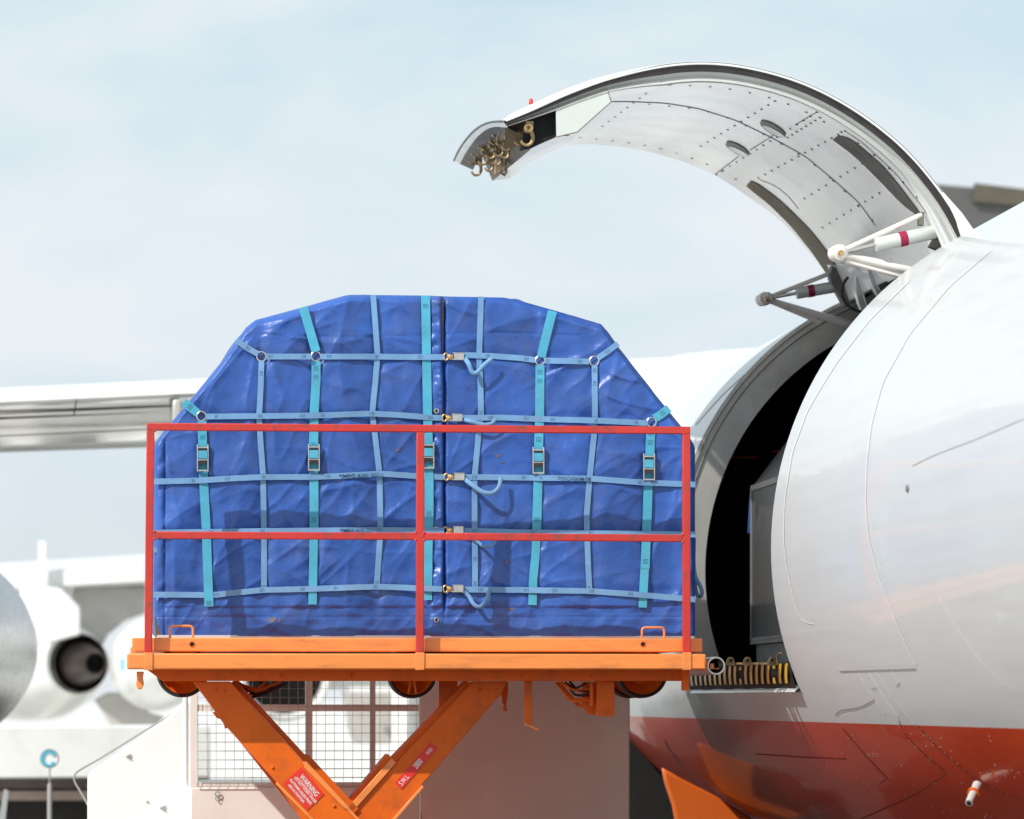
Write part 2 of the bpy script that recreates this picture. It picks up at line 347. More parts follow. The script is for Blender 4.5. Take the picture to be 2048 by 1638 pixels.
cgrid(fus, A1, A0 + 2 * pi, 120, vm)
cgrid(fus, A0, A0 + 2 * pi, 160, vf)
# tail-side closure (behind the viewer) and the nose-side closure
fus.add([cyl(A0 + 2 * pi * i / 60, 3.0) for i in range(60)], [tuple(range(60))])
fus.add([cyl(A0 + 2 * pi * i / 60, 36.0) for i in range(60)], [tuple(range(59, -1, -1))])
FUS = part(AC, 'fuselage', fus, 'fus', smooth=50)
bvh = BVHTree.FromPolygons([Vector(v) for v in fus.v], fus.f)
def hit(px, py, tree=None, off=0.0):
    d = Vector(ray(px, py)).normalized(); r = (tree or bvh).ray_cast(Vector((0, 0, CH)), d)
    if r[0] is None: return None
    n = r[1]
    if n.dot(d) > 0: n = -n
    return r[0] + n * off, n
def seam(mb, pts, wpx, tree=None, off=0.003, n=None, thick=0.0):
    n = n or max(6, int(poly_len([(x, y, 0) for x, y in pts])[-1] / 8))
    pp = smooth_poly([(x, y, 0) for x, y in pts], n, 3) if len(pts) > 2 else resample([(x, y, 0) for x, y in pts], n)
    prev = []
    for i, q in enumerate(pp):
        a = pp[max(0, i - 1)]; b = pp[min(n - 1, i + 1)]; t = (b - a).normalized(); nn = Vector((-t.y, t.x, 0)) * wpx / 2
        h1 = hit(q.x + nn.x, q.y + nn.y, tree, off); h2 = hit(q.x - nn.x, q.y - nn.y, tree, off)
        if h1 and h2: prev.append((h1[0], h2[0]))
        else:
            if len(prev) > 1: mb.grid([list(p) for p in prev])
            prev = []
    if len(prev) > 1: mb.grid([list(p) for p in prev])
def rivet(mb, px, py, r, tree=None, off=0.0015, k=7):
    h = hit(px, py, tree, off)
    if not h: return
    p, n = h; a = n.orthogonal().normalized(); b = n.cross(a)
    vs = [p + (a * cos(2 * pi * i / k) + b * sin(2 * pi * i / k)) * r for i in range(k)] + [p + n * r * 0.35]
    mb.add(vs, [(i, (i + 1) % k, k) for i in range(k)])

# interior shell, floor, frame
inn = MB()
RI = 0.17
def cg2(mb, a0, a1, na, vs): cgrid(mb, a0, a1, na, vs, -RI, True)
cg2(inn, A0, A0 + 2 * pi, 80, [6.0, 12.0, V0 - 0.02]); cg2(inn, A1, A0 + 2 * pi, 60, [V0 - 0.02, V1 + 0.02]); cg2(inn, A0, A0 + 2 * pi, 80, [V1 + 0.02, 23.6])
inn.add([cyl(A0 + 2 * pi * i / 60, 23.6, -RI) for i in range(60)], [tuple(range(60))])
part(AC, 'cabin_lining', inn, 'black')  # black colour stands for the unlit hold; the panels themselves are pale
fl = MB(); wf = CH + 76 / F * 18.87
fl.box((UC - 1.62, 6, wf - 0.06), (UC + 1.62, 23.6, wf)); part(AC, 'cabin_floor', fl, 'black')  # floor coloured black too, for the darkness of the hold
fr = MB()
def ring(mb, v, dr0, dr1, a0=A0 - 0.05, a1=A1 + 0.05, n=70):
    mb.grid([[cyl(lerp(a0, a1, i / n), v, dr0), cyl(lerp(a0, a1, i / n), v, dr1)] for i in range(n + 1)])
def shelf(mb, va, vb, dr, a0=A0 - 0.05, a1=A1 + 0.05, n=70):
    mb.grid([[cyl(lerp(a0, a1, i / n), va, dr), cyl(lerp(a0, a1, i / n), vb, dr)] for i in range(n + 1)])
VE = V1 - 0.004
for (va, d0, d1, vb) in [(VE, 0.004, -0.026, VE + 0.012), (VE + 0.012, -0.026, -0.062, VE + 0.02), (VE + 0.02, -0.062, -0.205, VE + 0.5)]:
    ring(fr, va, d0, d1); shelf(fr, va, vb, d1)
part(AC, 'door_frame', fr, 'frame')
fs_ = MB(); ring(fs_, VE - 0.003, -0.020, -0.024); ring(fs_, VE + 0.010, -0.056, -0.061); part(AC, 'door_seal', fs_, 'rim_dark')
# near jamb and hinge beam
jb = MB()
jb.grid([[cyl(lerp(A0, A1, i / 50), V0 + 0.001, 0), cyl(lerp(A0, A1, i / 50), V0 + 0.001, -0.2)] for i in range(51)], True)
jb.grid([[cyl(A0, v, 0.0), cyl(A0 - 0.0, v, -0.2)] for v in (V0, V1)])
jb.grid([[cyl(A1, v, 0.0), cyl(A1, v, -0.2)] for v in (V0, V1 )], True)
part(AC, 'door_jamb', jb, 'slot_grey')
st_ = MB()
for x, y, l in ((1462, 915, 52), (1415, 955, 34), (1545, 903, 22)):
    st_.boxpx(x, y - 2, x + l, y + 1.2, 23.3, 23.32)
part(AC, 'roof_rail', st_, 'orange2', label='short orange strips inside the dark hold')

# hazard-striped sill guard
def wang(px, py, v):       # hull angle for a row at near-edge plane
    w_ = P(px, py, V0).z; return pi + math.asin(min(1, max(-1, (WC - w_) / R)))
aT, aB, aL = wang(1580, 1323, V0), wang(1600, 1374, V0), wang(1600, 1384, V0)
sg = MB(); vv = list(np.linspace(V0 + 0.005, V1 + 0.12, 60))
sg.grid([[cyl(a, v, 0.012 + 0.004 * sin(v * 9 + i)) for v in vv] for i, a in enumerate(np.linspace(aT, aB, 8))])
pad = part(AC, 'sill_guard', sg, 'pad', label='black and yellow striped guard over the door sill')
ys = MB()
for k in range(19):
    v0 = V0 + 0.17 + k * 0.177; v1 = v0 + 0.075; off = 0.017
    if k in (2, 8): segs = [(0.05, 0.2), (0.55, 0.78)]
    else: segs = [(0.02, 0.78)]
    for (s0, s1) in segs:
        ys.grid([[cyl(lerp(aT, aB, s0 + (s1 - s0) * i / 6), lerp(v0, v1, j / 2) - 0.24 * (1 - (s0 + (s1 - s0) * i / 6)) ** 1.5, off + 0.004) for j in range(3)] for i in range(7)])
part(AC, 'hazard_stripe', ys, 'yellow', parent=pad)
sl = MB()
sl.grid([[cyl(a, v, dr) for v in np.linspace(V0 - 0.02, V1 + 0.05, 30)] for a, dr in zip(np.linspace(aB, aL, 5), (0.004, 0.026, 0.032, 0.022, 0.001))])
part(AC, 'sill_lip', sl, 'rim_light')
lt = MB()
for x in (1462, 1496, 1545):
    lt.prismpx([(x - 9, 1331), (x - 6, 1319), (x - 2, 1314), (x + 3, 1314), (x + 6, 1319), (x + 9, 1331)], V0 + 0.3, V0 + 0.34)
    q = P(x, 1321, V0 + 0.29); lt.tube([q + Vector((cos(a), 0, sin(a))) * 0.010 for a in np.linspace(0, 2 * pi, 13)[:-1]], 0.003, 6, closed=True)
for x in (1484, 1510, 1528): lt.boxpx(x - 8, 1325, x + 8, 1329, V0 + 0.35, V0 + 0.42)
lt.tube([P(1556, 1330, V0 + .25), P(1553, 1312, V0 + .25), P(1556, 1307, V0 + .25), P(1563, 1307, V0 + .25)], 0.006, 8)
part(AC, 'sill_latch', lt, 'latch')
lh = MB()
for x in (1462, 1496, 1545): lh.lathe(P(x, 1321, V0 + 0.298), (0, -1, 0), [(0, 0.009), (0.004, 0.009)], 12, cap1=True)
part(AC, 'latch_hole', lh, 'black')

# panel seams & rivets on the hull traced on the surface
s1 = MB()
seam(s1, [(1820, 562), (1740, 640), (1672, 728), (1616, 820), (1585, 905), (1570, 1000), (1568, 1080), (1575, 1140), (1590, 1205), (1600, 1235), (1608, 1246), (1628, 1248)], 1.8)
seam(s1, [(1985, 500), (1900, 572), (1820, 668), (1766, 765), (1743, 850), (1734, 930), (1732, 1010), (1739, 1080), (1760, 1160), (1788, 1230), (1815, 1295), (1833, 1328)], 1.8)
seam(s1, [(1880, 1195), (1915, 1255), (1960, 1320), (2010, 1370)], 1.2)
seam(s1, [(1717, 1345), (1748, 1394)], 1.6); seam(s1, [(1739, 1345), (1770, 1395), (1797, 1433)], 1.8)
seam(s1, [(1754, 1343), (1790, 1400), (1832, 1449)], 1.4); seam(s1, [(1784, 1342), (1799, 1366)], 1.4)
part(AC, 'panel_edge', s1, 'seam_white')
s2 = MB()
seam(s2, [(1680, 1343), (1833, 1338)], 2.2)
seam(s2, [(1672, 1430), (1673, 1421), (1722, 1416), (1749, 1400)], 2.4)
seam(s2, [(1744, 1378), (1754, 1375)], 1.5); seam(s2, [(1793, 1374), (1800, 1366)], 1.5); seam(s2, [(1799, 1440), (1801, 1456)], 1.5)
seam(s2, [(1825, 932), (1870, 910), (1950, 880), (2048, 838)], 1.1, off=0.0015)
seam(s2, [(1500, 741), (1445, 790), (1392, 850)], 1.2)
seam(s2, [(1600, 1386), (1607, 1384)], 1)
part(AC, 'panel_gap', s2, 'seam')
s3 = MB()
seam(s3, [(1510, 1508), (1600, 1514), (1692, 1518)], 1.8)
seam(s3, [(1685, 1456), (1730, 1510), (1775, 1557)], 1.4); seam(s3, [(1775, 1557), (1758, 1567)], 2)
seam(s3, [(1805, 1463), (1845, 1505), (1893, 1546)], 1.4); seam(s3, [(1893, 1547), (1830, 1590), (1722, 1638)], 2)
seam(s3, [(1834, 1450), (1880, 1500), (1950, 1556), (2048, 1604)], 1.2)
seam(s3, [(1328, 1480), (1345, 1510), (1361, 1528)], 4)
part(AC, 'belly_seam', s3, 'seam_red')
rv = MB(); rnd = random.Random(3)
for pts, n in (([(1756, 1345), (1790, 1402), (1834, 1452)], 9), ([(1842, 1458), (1880, 1498), (1950, 1556), (2046, 1603)], 16), ([(1806, 1466), (1845, 1508), (1890, 1545)], 7),
               ([(1700, 1333), (1832, 1329)], 26), ([(1578, 905), (1574, 1000), (1576, 1100), (1600, 1220)], 26), ([(1740, 900), (1740, 1020), (1768, 1160), (1826, 1300)], 30),
               ([(1298, 1402), (1330, 1400)], 5), ([(1300, 1438), (1345, 1438)], 7)):
    for q in resample([(x, y, 0) for x, y in pts], n): rivet(rv, q.x, q.y, 0.0042)
for i in range(2):
    for j in range(5): rivet(rv, 1735 + j * 5.2, 1507 + i * 4.5, 0.0045)
for _ in range(58):
    rivet(rv, rnd.uniform(1560, 2040), rnd.uniform(1465, 1636), 0.005)
for x, y in ((1644, 1347), (1667, 1390), (1678, 1410), (1700, 1437), (1724, 1413), (1731, 1418), (1730, 1422), (1742, 1440), (1770, 1426), (1712, 1361), (1735, 1354)): rivet(rv, x, y, 0.006)
part(AC, 'rivet', rv, 'rim_light', stuff=True)
# small vent and drain mast
h = hit(1817, 977, off=0.002); vt = MB(); vt.lathe(h[0], h[1], [(0, 0.016), (0.008, 0.014), (0.008, 0.007), (0.001, 0.006)], 16); part(AC, 'vent', vt, 'seam')
h = hit(1962, 1564, off=0.0)[0]; h = hit(1962, 1564, off=0.02)[0]; h2 = P(1938, 1606, h.y - .10)
dm = MB(); dd = (h2 - h)
dm.tube([h + dd * t for t in (0, .3, .6, 1.0)], [0.022, 0.019, 0.019, 0.017], 12); dmo = part(AC, 'drain_mast', dm, 'rim_light')
ah = MB(); ah.lathe(h + dd * 1.0, dd, [(0.001, 0.011), (0.003, 0.011)], 12, cap1=True); part(AC, 'mast_opening', ah, 'black', parent=dmo)
cl = MB(); cl.tube([h + dd * .42, h + dd * .50], 0.028, 14); part(AC, 'mast_collar', cl, 'belly', parent=dmo)

# belly gear fairing
bf = MB(); bf.prismpx([(1324, 1534), (1362, 1556), (1425, 1588), (1500, 1632), (1540, 1680), (1540, 1760), (1380, 1760), (1362, 1700), (1345, 1610), (1330, 1565)], 24.6, 24.66)
part(AC, 'gear_door', bf, 'belly', bevel=0.02)
# main gear behind, plus a black box added to fill in the darkness there
lg = MB(); q = P(1300, 1440, 27.5); lg.rod((q.x + 0.2, 27.5, 0.5), (q.x + 0.6, 27.5, 2.2), 0.12); lg.boxpx(1240, 1395, 1352, 1720, 27.3, 27.9)
leg = part(AC, 'gear_and_dark_box', lg, 'black')
ty = MB(); ty.lathe((q.x + 0.2, 27.2, 0.45), (1, 0, 0), [(-.16, .2), (-.16, .4), (-.1, .45), (.1, .45), (.16, .4), (.16, .2)], 30, True, True); part(AC, 'tyre', ty, 'rubber', parent=leg)
gb = MB(); gb.boxpx(1262, 1600, 1350, 1680, 28.0, 29.2); gb.boxpx(1290, 1585, 1330, 1605, 28.2, 28.8); part(AC, 'gear_bay_panel', gb, 'chassis2')

# wing and root fairing
VW = 29.0
wg = MB()
def ww(px, py, v): return P(px, py, v)
xs = list(np.linspace(-420, 1530, 14))
def topy(x): return 705 + (1530 - x) * 70 / 1530.0
rowA = [P(x, topy(x), VW + .25) for x in xs]; rowA2 = [P(x, topy(x) + 5, VW + .02) for x in xs]; rowB = [P(x, topy(x) + 29, VW) for x in xs]; rowB2 = [P(x, topy(x) + 35, VW + .12) for x in xs]
back = [P(x, topy(x) + 35, VW + .12) + Vector((0.0, 5.2, 0.25)) for x in xs]
wg.grid([rowB2, rowB, rowA2, rowA, back])
part(AC, 'wing', wg, 'white', smooth=60)
wu = MB()
rows = []; xs = list(np.linspace(-420, 1180, 12))
for k, (dv, yy) in enumerate([(0.13, 37), (0.6, 45), (2.0, 88), (4.4, 121)]):
    rows.append([P(x, topy(x) + yy + (x + 0) * 0.012 * k / 3, VW + dv) for x in xs])
wu.grid(rows, True)
part(AC, 'wing_underside', wu, 'wingun', smooth=60)
wl = MB(); wl.grid([[P(x, topy(x) + 119 + (x) * .012, VW + 4.35) for x in xs], [P(x, topy(x) + 130 + x * .012, VW + 4.5) for x in xs]]); part(AC, 'leading_edge', wl, 'white')
ws = MB()
for yy, dv in ((52, 0.9), (62, 1.25), (96, 2.2)):
    ws.grid([[P(x, topy(x) + yy, VW + dv - 0.10) for x in xs], [P(x, topy(x) + yy + 2.2, VW + dv - 0.1) for x in xs]])
ws.grid([[P(152, 800, VW + .02), P(154, 800, VW + .02)], [P(146, 832, VW + .6), P(149, 832, VW + .6)]])
part(AC, 'flap_gap', ws, 'chassis2')
wt = MB(); wt.boxpx(345, 798, 363, 852, VW - 0.1, VW + 1.2); part(AC, 'flap_track', wt, 'pylon', bevel=0.02)
rf = MB(); cc = P(1560, 940, VW + 1.2); hw = (P(1560, 0, VW + 1.2) - P(1090, 0, VW + 1.2)).length; hh = (940 - 704) * (VW + 1.2) / F
rows = []
for i in range(19):
    s_ = -1 + 2 * i / 18; k = (max(0, 1 - abs(s_) ** 3)) ** (1 / 3)
    rows.append([Vector((cc.x + math.copysign(abs(cos(a)) ** .72, cos(a)) * hw * k, VW + 2.4 + 3.6 * s_, cc.z + math.copysign(abs(sin(a)) ** .72, sin(a)) * hh * (0.4 + .6 * k))) for a in np.linspace(0, 2 * pi, 49)])
rf.grid(rows); part(AC, 'wing_root_fairing', rf, 'white', smooth=60)
# silver engine hanging at the left edge of view
EV = 30.5
en = MB(); e0 = P(-204, 1288, EV); k = EV / F
d = Vector((0.10, 1, 0)).normalized()
en.lathe(e0, d, [(0.6, 160 * k), (0.1, 190 * k), (0.0, 194 * k), (-0.02, 196 * k), (0.10, 199 * k), (0.5, 203 * k), (1.1, 206 * k), (2.2, 206 * k), (3.6, 170 * k), (4.2, 110 * k)], 72)
EN = part(AC, 'engine_nacelle', en, 'nacelle', smooth=60)
en2 = MB(); en2.lathe(e0 + d * 0.5, d, [(0, 0.001), (0.0, 163 * k)], 40); part(AC, 'engine_duct', en2, 'black', parent=EN)
py_ = MB(); py_.prism([(e0.x - 0.12, e0.z + .6), (e0.x + 0.12, e0.z + .6), (e0.x + .15, 4.25), (e0.x - .15, 4.25)], EV + .6, EV + 3.4); part(AC, 'engine_pylon', py_, 'white', parent=EN)

# ------------------------------------------------------------------ cargo door
NO = [(1938, 482), (1905, 418), (1880, 380), (1840, 330), (1800, 288), (1750, 247), (1700, 213), (1650, 185), (1600, 163), (1550, 147), (1500, 135), (1450, 127.5), (1400, 125), (1350, 128), (1300, 136), (1250, 148.5), (1200, 163), (1130, 190), (1060, 223), (1008, 244)]
FI = [(1693, 606), (1682, 587), (1656, 550), (1620, 506), (1590, 470), (1561, 440), (1524, 413), (1473, 377), (1428, 348), (1363, 322), (1299, 303), (1246, 294), (1185, 288), (1132, 290), (1056, 326), (1021, 349), (987, 361)]
ND = 90
no = smooth_poly([(x, y, 0) for x, y in NO], ND, 5)
def offs(pts, d, taper=True):
    r = []
    for i in range(len(pts)):
        t = (pts[min(len(pts) - 1, i + 1)] - pts[max(0, i - 1)]).normalized(); nrm = Vector((-t.y, t.x, 0))   # away from the concave side
        k_ = float(np.interp(pts[i].x, [1008, 1045, 1112, 1215, 1320], [.28, .36, .56, .66, 1.0])) if taper else 1.0
        r.append(pts[i] - nrm * (d if not callable(d) else d(i / (len(pts) - 1))) * k_)
    return r
DV0, DV1 = V0 - 0.03, V1 - 0.1
def thick(t): return 36 + 14 * max(0, (0.18 - t) / 0.18)
ni = offs(no, lambda t: thick(t))
# lining tip on the near side ends at (1112,272)
tipn = [Vector((1112, 272, 0))]
nin = [p for p in ni]
# near inner curve then drops to the recess corner
ni_pts = [p for p in nin if p.x > 1225] + [Vector((1165, 212, 0))]
fi = smooth_poly([(x, y, 0) for x, y in FI], ND, 4)
niL = resample([p for p in nin if p.x > 1112], ND)
niL = niL[:-1] + [niL[-1]]
def PV(p, v): return P(p.x, p.y, v)
rowsL = []
NS = 26
for j in range(NS + 1):
    s_ = j / NS
    row = []
    for i in range(ND):
        a = PV(niL[i], DV0 + 0.012); b = PV(fi[i], DV1); q = a.lerp(b, s_)
        row.append(q)
    rowsL.append(row)
dl = MB(); dl.grid(rowsL)
CD = MB()   # outer skin
outN = [PV(p, DV0) for p in offs(no, -2.5)]; outF = []
fo = offs(fi, lambda t: -thick(t) * 0.86, False)
outF = [PV(p, DV1) for p in fo]
CD.grid([outN, outF])
DOOR = part(AC, 'cargo_door', CD, 'fus', smooth=60, label='raised curved cargo door with white lining and dark seal')
dbvh = BVHTree.FromPolygons([Vector(v) for v in dl.v], dl.f)
part(AC, 'door_lining', dl, 'lining', parent=DOOR, smooth=60)
# rim in bands seen edge-on
def band(d0, d1, v0, v1, m, name, t0=0.0, t1=1.0):
    i0, i1 = int(t0 * (ND - 1)), int(t1 * (ND - 1)) + 1
    g0 = lambda d: [PV(p, v0) for p in offs(no, d)[i0:i1]]
    g1 = lambda d: [PV(p, v1) for p in offs(no, d)[i0:i1]]
    b = MB(); b.grid([g1(d0), g0(d0), g0(d1), g1(d1)]); return part(AC, name, b, m, parent=DOOR, smooth=50)
def skin_d(p): return 3.5 + 8.5 * float(np.interp(p.x, [1008, 1030, 1085, 1180, 1320], [.2, .8, 1, .75, 0]))
oo_ = offs(no, 1.0, False); so = [a + (a - b_) * skin_d(a) for a, b_ in zip(no, oo_)]
b = MB(); b.grid([[PV(p, DV0 + .5) for p in so], [PV(p, DV0 + .06) for p in so], [PV(p, DV0 - .004) for p in offs(no, -1.0, False)], [PV(p, DV0 - .004) for p in offs(no, 3.2, False)], [PV(p, DV0 + .2) for p in offs(no, 3.2, False)]]); part(AC, 'door_skin_edge', b, 'white', parent=DOOR, smooth=60)
band(3, 6.5, DV0 - .012, DV0 + .1, 'rim_dark', 'door_seal')
band(6.5, 8.2, DV0 - .004, DV0 + .1, 'rim_mid', 'door_seal')
band(8.2, 17.5, DV0 - .008, DV0 + .1, 'rim_dark', 'door_edge_member')
bb = MB()
for d0, d1, vv0, vv1 in ((17.5, 20, .0, .03), (20, 26, .03, .045), (26, 32, .045, .02), (32, 36, .02, .0), (36, 39, .0, .02)):
    bb.grid([[PV(p, DV0 - .01 + vv0) for p in offs(no, d0)], [PV(p, DV0 - .01 + vv1) for p in offs(no, lambda t: d1 + (14 * max(0, (0.18 - t) / 0.18)) * (d1 - 17) / 20)]])
part(AC, 'door_edge_channel', bb, 'rim_light', parent=DOOR, smooth=60)
# hinge-side closing wall and free-edge wall
cw = MB(); cw.grid([[PV(no[0], DV0), PV(ni[0], DV0)], [PV(fo[0], DV1), PV(fi[0], DV1)]]); cw.grid([[PV(p, DV1) for p in fo], [PV(p, DV1) for p in fi]])
part(AC, 'door_end_wall', cw, 'frame', parent=DOOR)
hg = MB(); hg.grid([[PV(Vector((1926, 462, 0)), DV0 + .02), PV(Vector((1905, 500, 0)), DV0 + .1)], [PV(Vector((1690, 600, 0)), DV1), PV(Vector((1684, 616, 0)), DV1 + .05)]]); part(AC, 'hinge_shadow_strip', hg, 'rim_dark', parent=DOOR)  # dark strip painted for the shadow along the hinge line
hf = MB(); hf.prismpx([(1886, 382), (1925, 425), (1951, 462), (1953, 474), (1925, 480), (1912, 440)], V0 - .05, V1 - .3)
part(AC, 'hinge_fairing', hf, 'white', bevel=0.01)

# lining details
ls = MB()
for rowp in ([(1292, 187), (1205, 252)], [(1550, 202), (1402, 292)], [(1634, 224), (1433, 349)], [(1690, 262), (1517, 356)], [(1724, 327), (1609, 397)], [(1759, 386), (1645, 455)], [(1640, 235), (1575, 275)]):
    for q in resample([(x, y, 0) for x, y in rowp], max(8, int(abs(rowp[0][0] - rowp[1][0]) / 12))): rivet(ls, q.x, q.y, 0.0095, dbvh, k=6)
for circ, n in (([(1220, 197), (1300, 210), (1400, 215), (1473, 240), (1545, 278), (1610, 312), (1665, 358), (1720, 412), (1745, 440)], 16),
                ([(1160, 275), (1250, 283), (1340, 300), (1430, 333), (1500, 375)], 12), ([(1515, 385), (1560, 425), (1600, 470), (1640, 520), (1672, 565)], 12),
                ([(1340, 170), (1420, 171), (1500, 184), (1580, 206), (1650, 243), (1740, 300), (1810, 365), (1860, 425)], 16), ([(1790, 560), (1870, 505)], 7), ([(1700, 575), (1740, 552)], 4)):
    for q in smooth_poly([(x, y, 0) for x, y in circ], n, 2): rivet(ls, q.x, q.y, 0.0095, dbvh, k=6)
part(AC, 'rivet', ls, 'rivet_dark', parent=DOOR, stuff=True)
lm = MB()
seam(lm, [(1222, 203), (1260, 203), (1330, 206), (1398, 217), (1473, 241), (1545, 276), (1610, 312), (1665, 358), (1718, 405), (1750, 450)], 1.3, dbvh, 0.002)
seam(lm, [(1634, 224), (1590, 250)], 1.2, dbvh, .002); seam(lm, [(1548, 270), (1500, 300)], 1.2, dbvh, .002); seam(lm, [(1478, 312), (1430, 349)], 1.2, dbvh, .002)
seam(lm, [(1690, 262), (1725, 285), (1790, 345), (1830, 395), (1865, 440)], 1.1, dbvh, .002)
seam(lm, [(1520, 360), (1550, 370), (1580, 395), (1597, 418)], 1.0, dbvh, .002)
part(AC, 'lining_seam', lm, 'seam', parent=DOOR)
def surf_poly(up, lo, m, name, off, n=24):
    a = smooth_poly([(x, y, 0) for x, y in up], n, 2); b = smooth_poly([(x, y, 0) for x, y in lo], n, 2); rows = []
    for k in range(4):
        r = []
        for p, q in zip(a, b):
            z = p.lerp(q, k / 3); hh_ = hit(z.x, z.y, dbvh, off)
            r.append(hh_[0] if hh_ else r[-1])
        rows.append(r)
    mb = MB(); mb.grid(rows); return part(AC, name, mb, m, parent=DOOR)
surf_poly([(1675, 272), (1689, 270), (1712, 285), (1730, 300), (1766, 331), (1799, 371), (1821, 400), (1842, 428)], [(1666, 279), (1672, 283), (1695, 300), (1719, 320), (1766, 367), (1796, 399), (1810, 412), (1832, 428)], 'slot_grey', 'lining_slot', 0.004)
surf_poly([(1502, 361), (1510, 362), (1540, 384), (1565, 404), (1620, 458), (1656, 503), (1678, 540)], [(1493, 371), (1500, 378), (1539, 408), (1583, 452), (1627, 507), (1656, 551), (1664, 562)], 'slot', 'lining_slot', 0.004)
for (cx, cy, a_, b_, rot) in ((1546, 257, 29, 9, 0.53), (1475, 297, 26, 8.5, 0.5)):
    el = MB(); el2 = MB()
    pts = []
    for j in range(28):
        q = 2 * pi * j / 28; x = cx + a_ * cos(q) * cos(rot) - b_ * sin(q) * sin(rot); y = cy + a_ * cos(q) * sin(rot) + b_ * sin(q) * cos(rot)
        pts.append(hit(x, y, dbvh, 0.006)[0])
    el.add(pts, [tuple(range(28))]); oo = part(AC, 'access_cover', el, 'cover', parent=DOOR)
    pts2 = [hit(cx + (p_[0] - cx), p_[1], dbvh, 0.01)[0] for p_ in [(cx + 1 + (a_ - 1) * .9 * cos(2 * pi * j / 28) * cos(rot) - b_ * .55 * sin(2 * pi * j / 28) * sin(rot) + 2, cy + 3 + a_ * .8 * cos(2 * pi * j / 28) * sin(rot) + b_ * .45 * sin(2 * pi * j / 28)) for j in range(28)]]
    el2.add(pts2, [tuple(range(28))]); part(AC, 'access_cover', el2, 'rim_light', parent=DOOR)
# grey-green plate, dark recess and hooks at the free edge
tp = MB(); tp.prismpx([(1112, 219), (1165, 200), (1215, 182), (1222, 203), (1155, 263), (1113, 274)], DV0 - 0.005, DV0 + 0.01); part(AC, 'edge_plate', tp, 'cyl', parent=DOOR)
tpe = MB(); seam_pts = [(1113, 274), (1155, 264), (1222, 204), (1216, 182)]
tpe.tube([P(x, y, DV0 - .006) for x, y in seam_pts], 0.003, 6); part(AC, 'edge_plate_gap', tpe, 'seam', parent=DOOR)
rc = MB()
rc.grid([[P(1010, 246, DV0 + .12), P(1112, 221, DV0 + .12)], [P(1010, 300, DV0 + .3), P(1112, 273, DV0 + .12)]])
rc.grid([[P(1112, 273, DV0 + .1), P(1040, 302, DV0 + .8), P(987, 361, DV1 - .02)], [P(1112, 221, DV0 + .1), P(1010, 262, DV0 + .8), P(985, 300, DV1 - .02)]])
rc.grid([[P(1010, 245, DV0 + .15), P(955, 290, DV1)], [P(1060, 300, DV0 + .3), P(985, 362, DV1 - .01)]])
part(AC, 'latch_recess', rc, 'slot', parent=DOOR)
rk = MB(); rk.prismpx([(1055, 238), (1112, 220), (1113, 272), (1060, 295), (1040, 300)], DV0 + .05, DV0 + .1); part(AC, 'latch_recess', rk, 'black', parent=DOOR)
tf = MB()   # lining tip wedge that hangs below the recess
tf.add([P(1113, 272, DV0 + .03), P(1056, 300, DV0 + .9), P(1020, 330, DV1 - .6), P(987, 361, DV1 - .02), P(1020, 357, DV1 - .01), P(1056, 327, DV1 - .03), P(1075, 311, DV1 - .04), P(1100, 292, DV1 - .06), P(1140, 286, DV1 - .1), P(1150, 272, DV0 + .5)], [tuple(range(10))])
part(AC, 'lining_tip', tf, 'lining', parent=DOOR)
lip_n = [(1010, 243), (985, 243), (968, 247), (945, 263), (925, 288), (914, 306), (908, 321)]
lip_f = [(1015, 256), (990, 252), (972, 258), (952, 276), (935, 300), (926, 315), (920, 328)]
lp = MB(); A_ = smooth_poly([(x, y, 0) for x, y in lip_n], 16, 2); B_ = smooth_poly([(x, y, 0) for x, y in lip_f], 16, 2)
vvs = [lerp(DV0, DV1, i / 15) for i in range(16)]
lp.grid([[PV(a, v_) for a, v_ in zip(A_, vvs)], [PV(a.lerp(b, .5), v_ - .02) for a, b, v_ in zip(A_, B_, vvs)], [PV(b, v_ + .05) for b, v_ in zip(B_, vvs)]])
lo_ = part(AC, 'door_lip', lp, 'rim_light', parent=DOOR, smooth=60)
lp2 = MB(); lp2.tube([PV(a, v_ - .01) for a, v_ in zip(A_, vvs)], 0.006, 8); part(AC, 'lip_seal', lp2, 'rim_dark', parent=DOOR)
lp3 = MB(); C_ = [b.lerp(Vector((b.x + 26, b.y + 12, 0)), 1) for b in B_]
lp3.grid([[PV(b, v_ + .055) for b, v_ in zip(B_, vvs)], [PV(b, v_ + .07) for b, v_ in zip(C_, vvs)]]); part(AC, 'latch_beam', lp3, 'slot_grey', parent=DOOR)
hooks = [(1057, 256, 1.15, DV0 + .04), (1042, 262, .95, DV0 + .18), (1030, 264, .95, DV0 + .4), (1016, 272, .95, DV0 + .75), (1000, 284, .95, DV0 + 1.15), (984, 290, .9, DV0 + 1.6), (968, 302, .9, DV0 + 2.1), (955, 322, .95, DV0 + 2.7), (1008, 262, .7, DV0 + .9), (990, 268, .7, DV0 + 1.3), (972, 280, .7, DV0 + 1.9), (1049, 268, .8, DV0 + .3), (1037, 250, .7, DV0 + .5), (1022, 254, .7, DV0 + .7), (1012, 292, .8, DV0 + 1.0), (996, 306, .8, DV0 + 1.5), (962, 292, .7, DV0 + 2.2), (948, 304, .8, DV0 + 2.7), (980, 318, .8, DV0 + 2.0)]
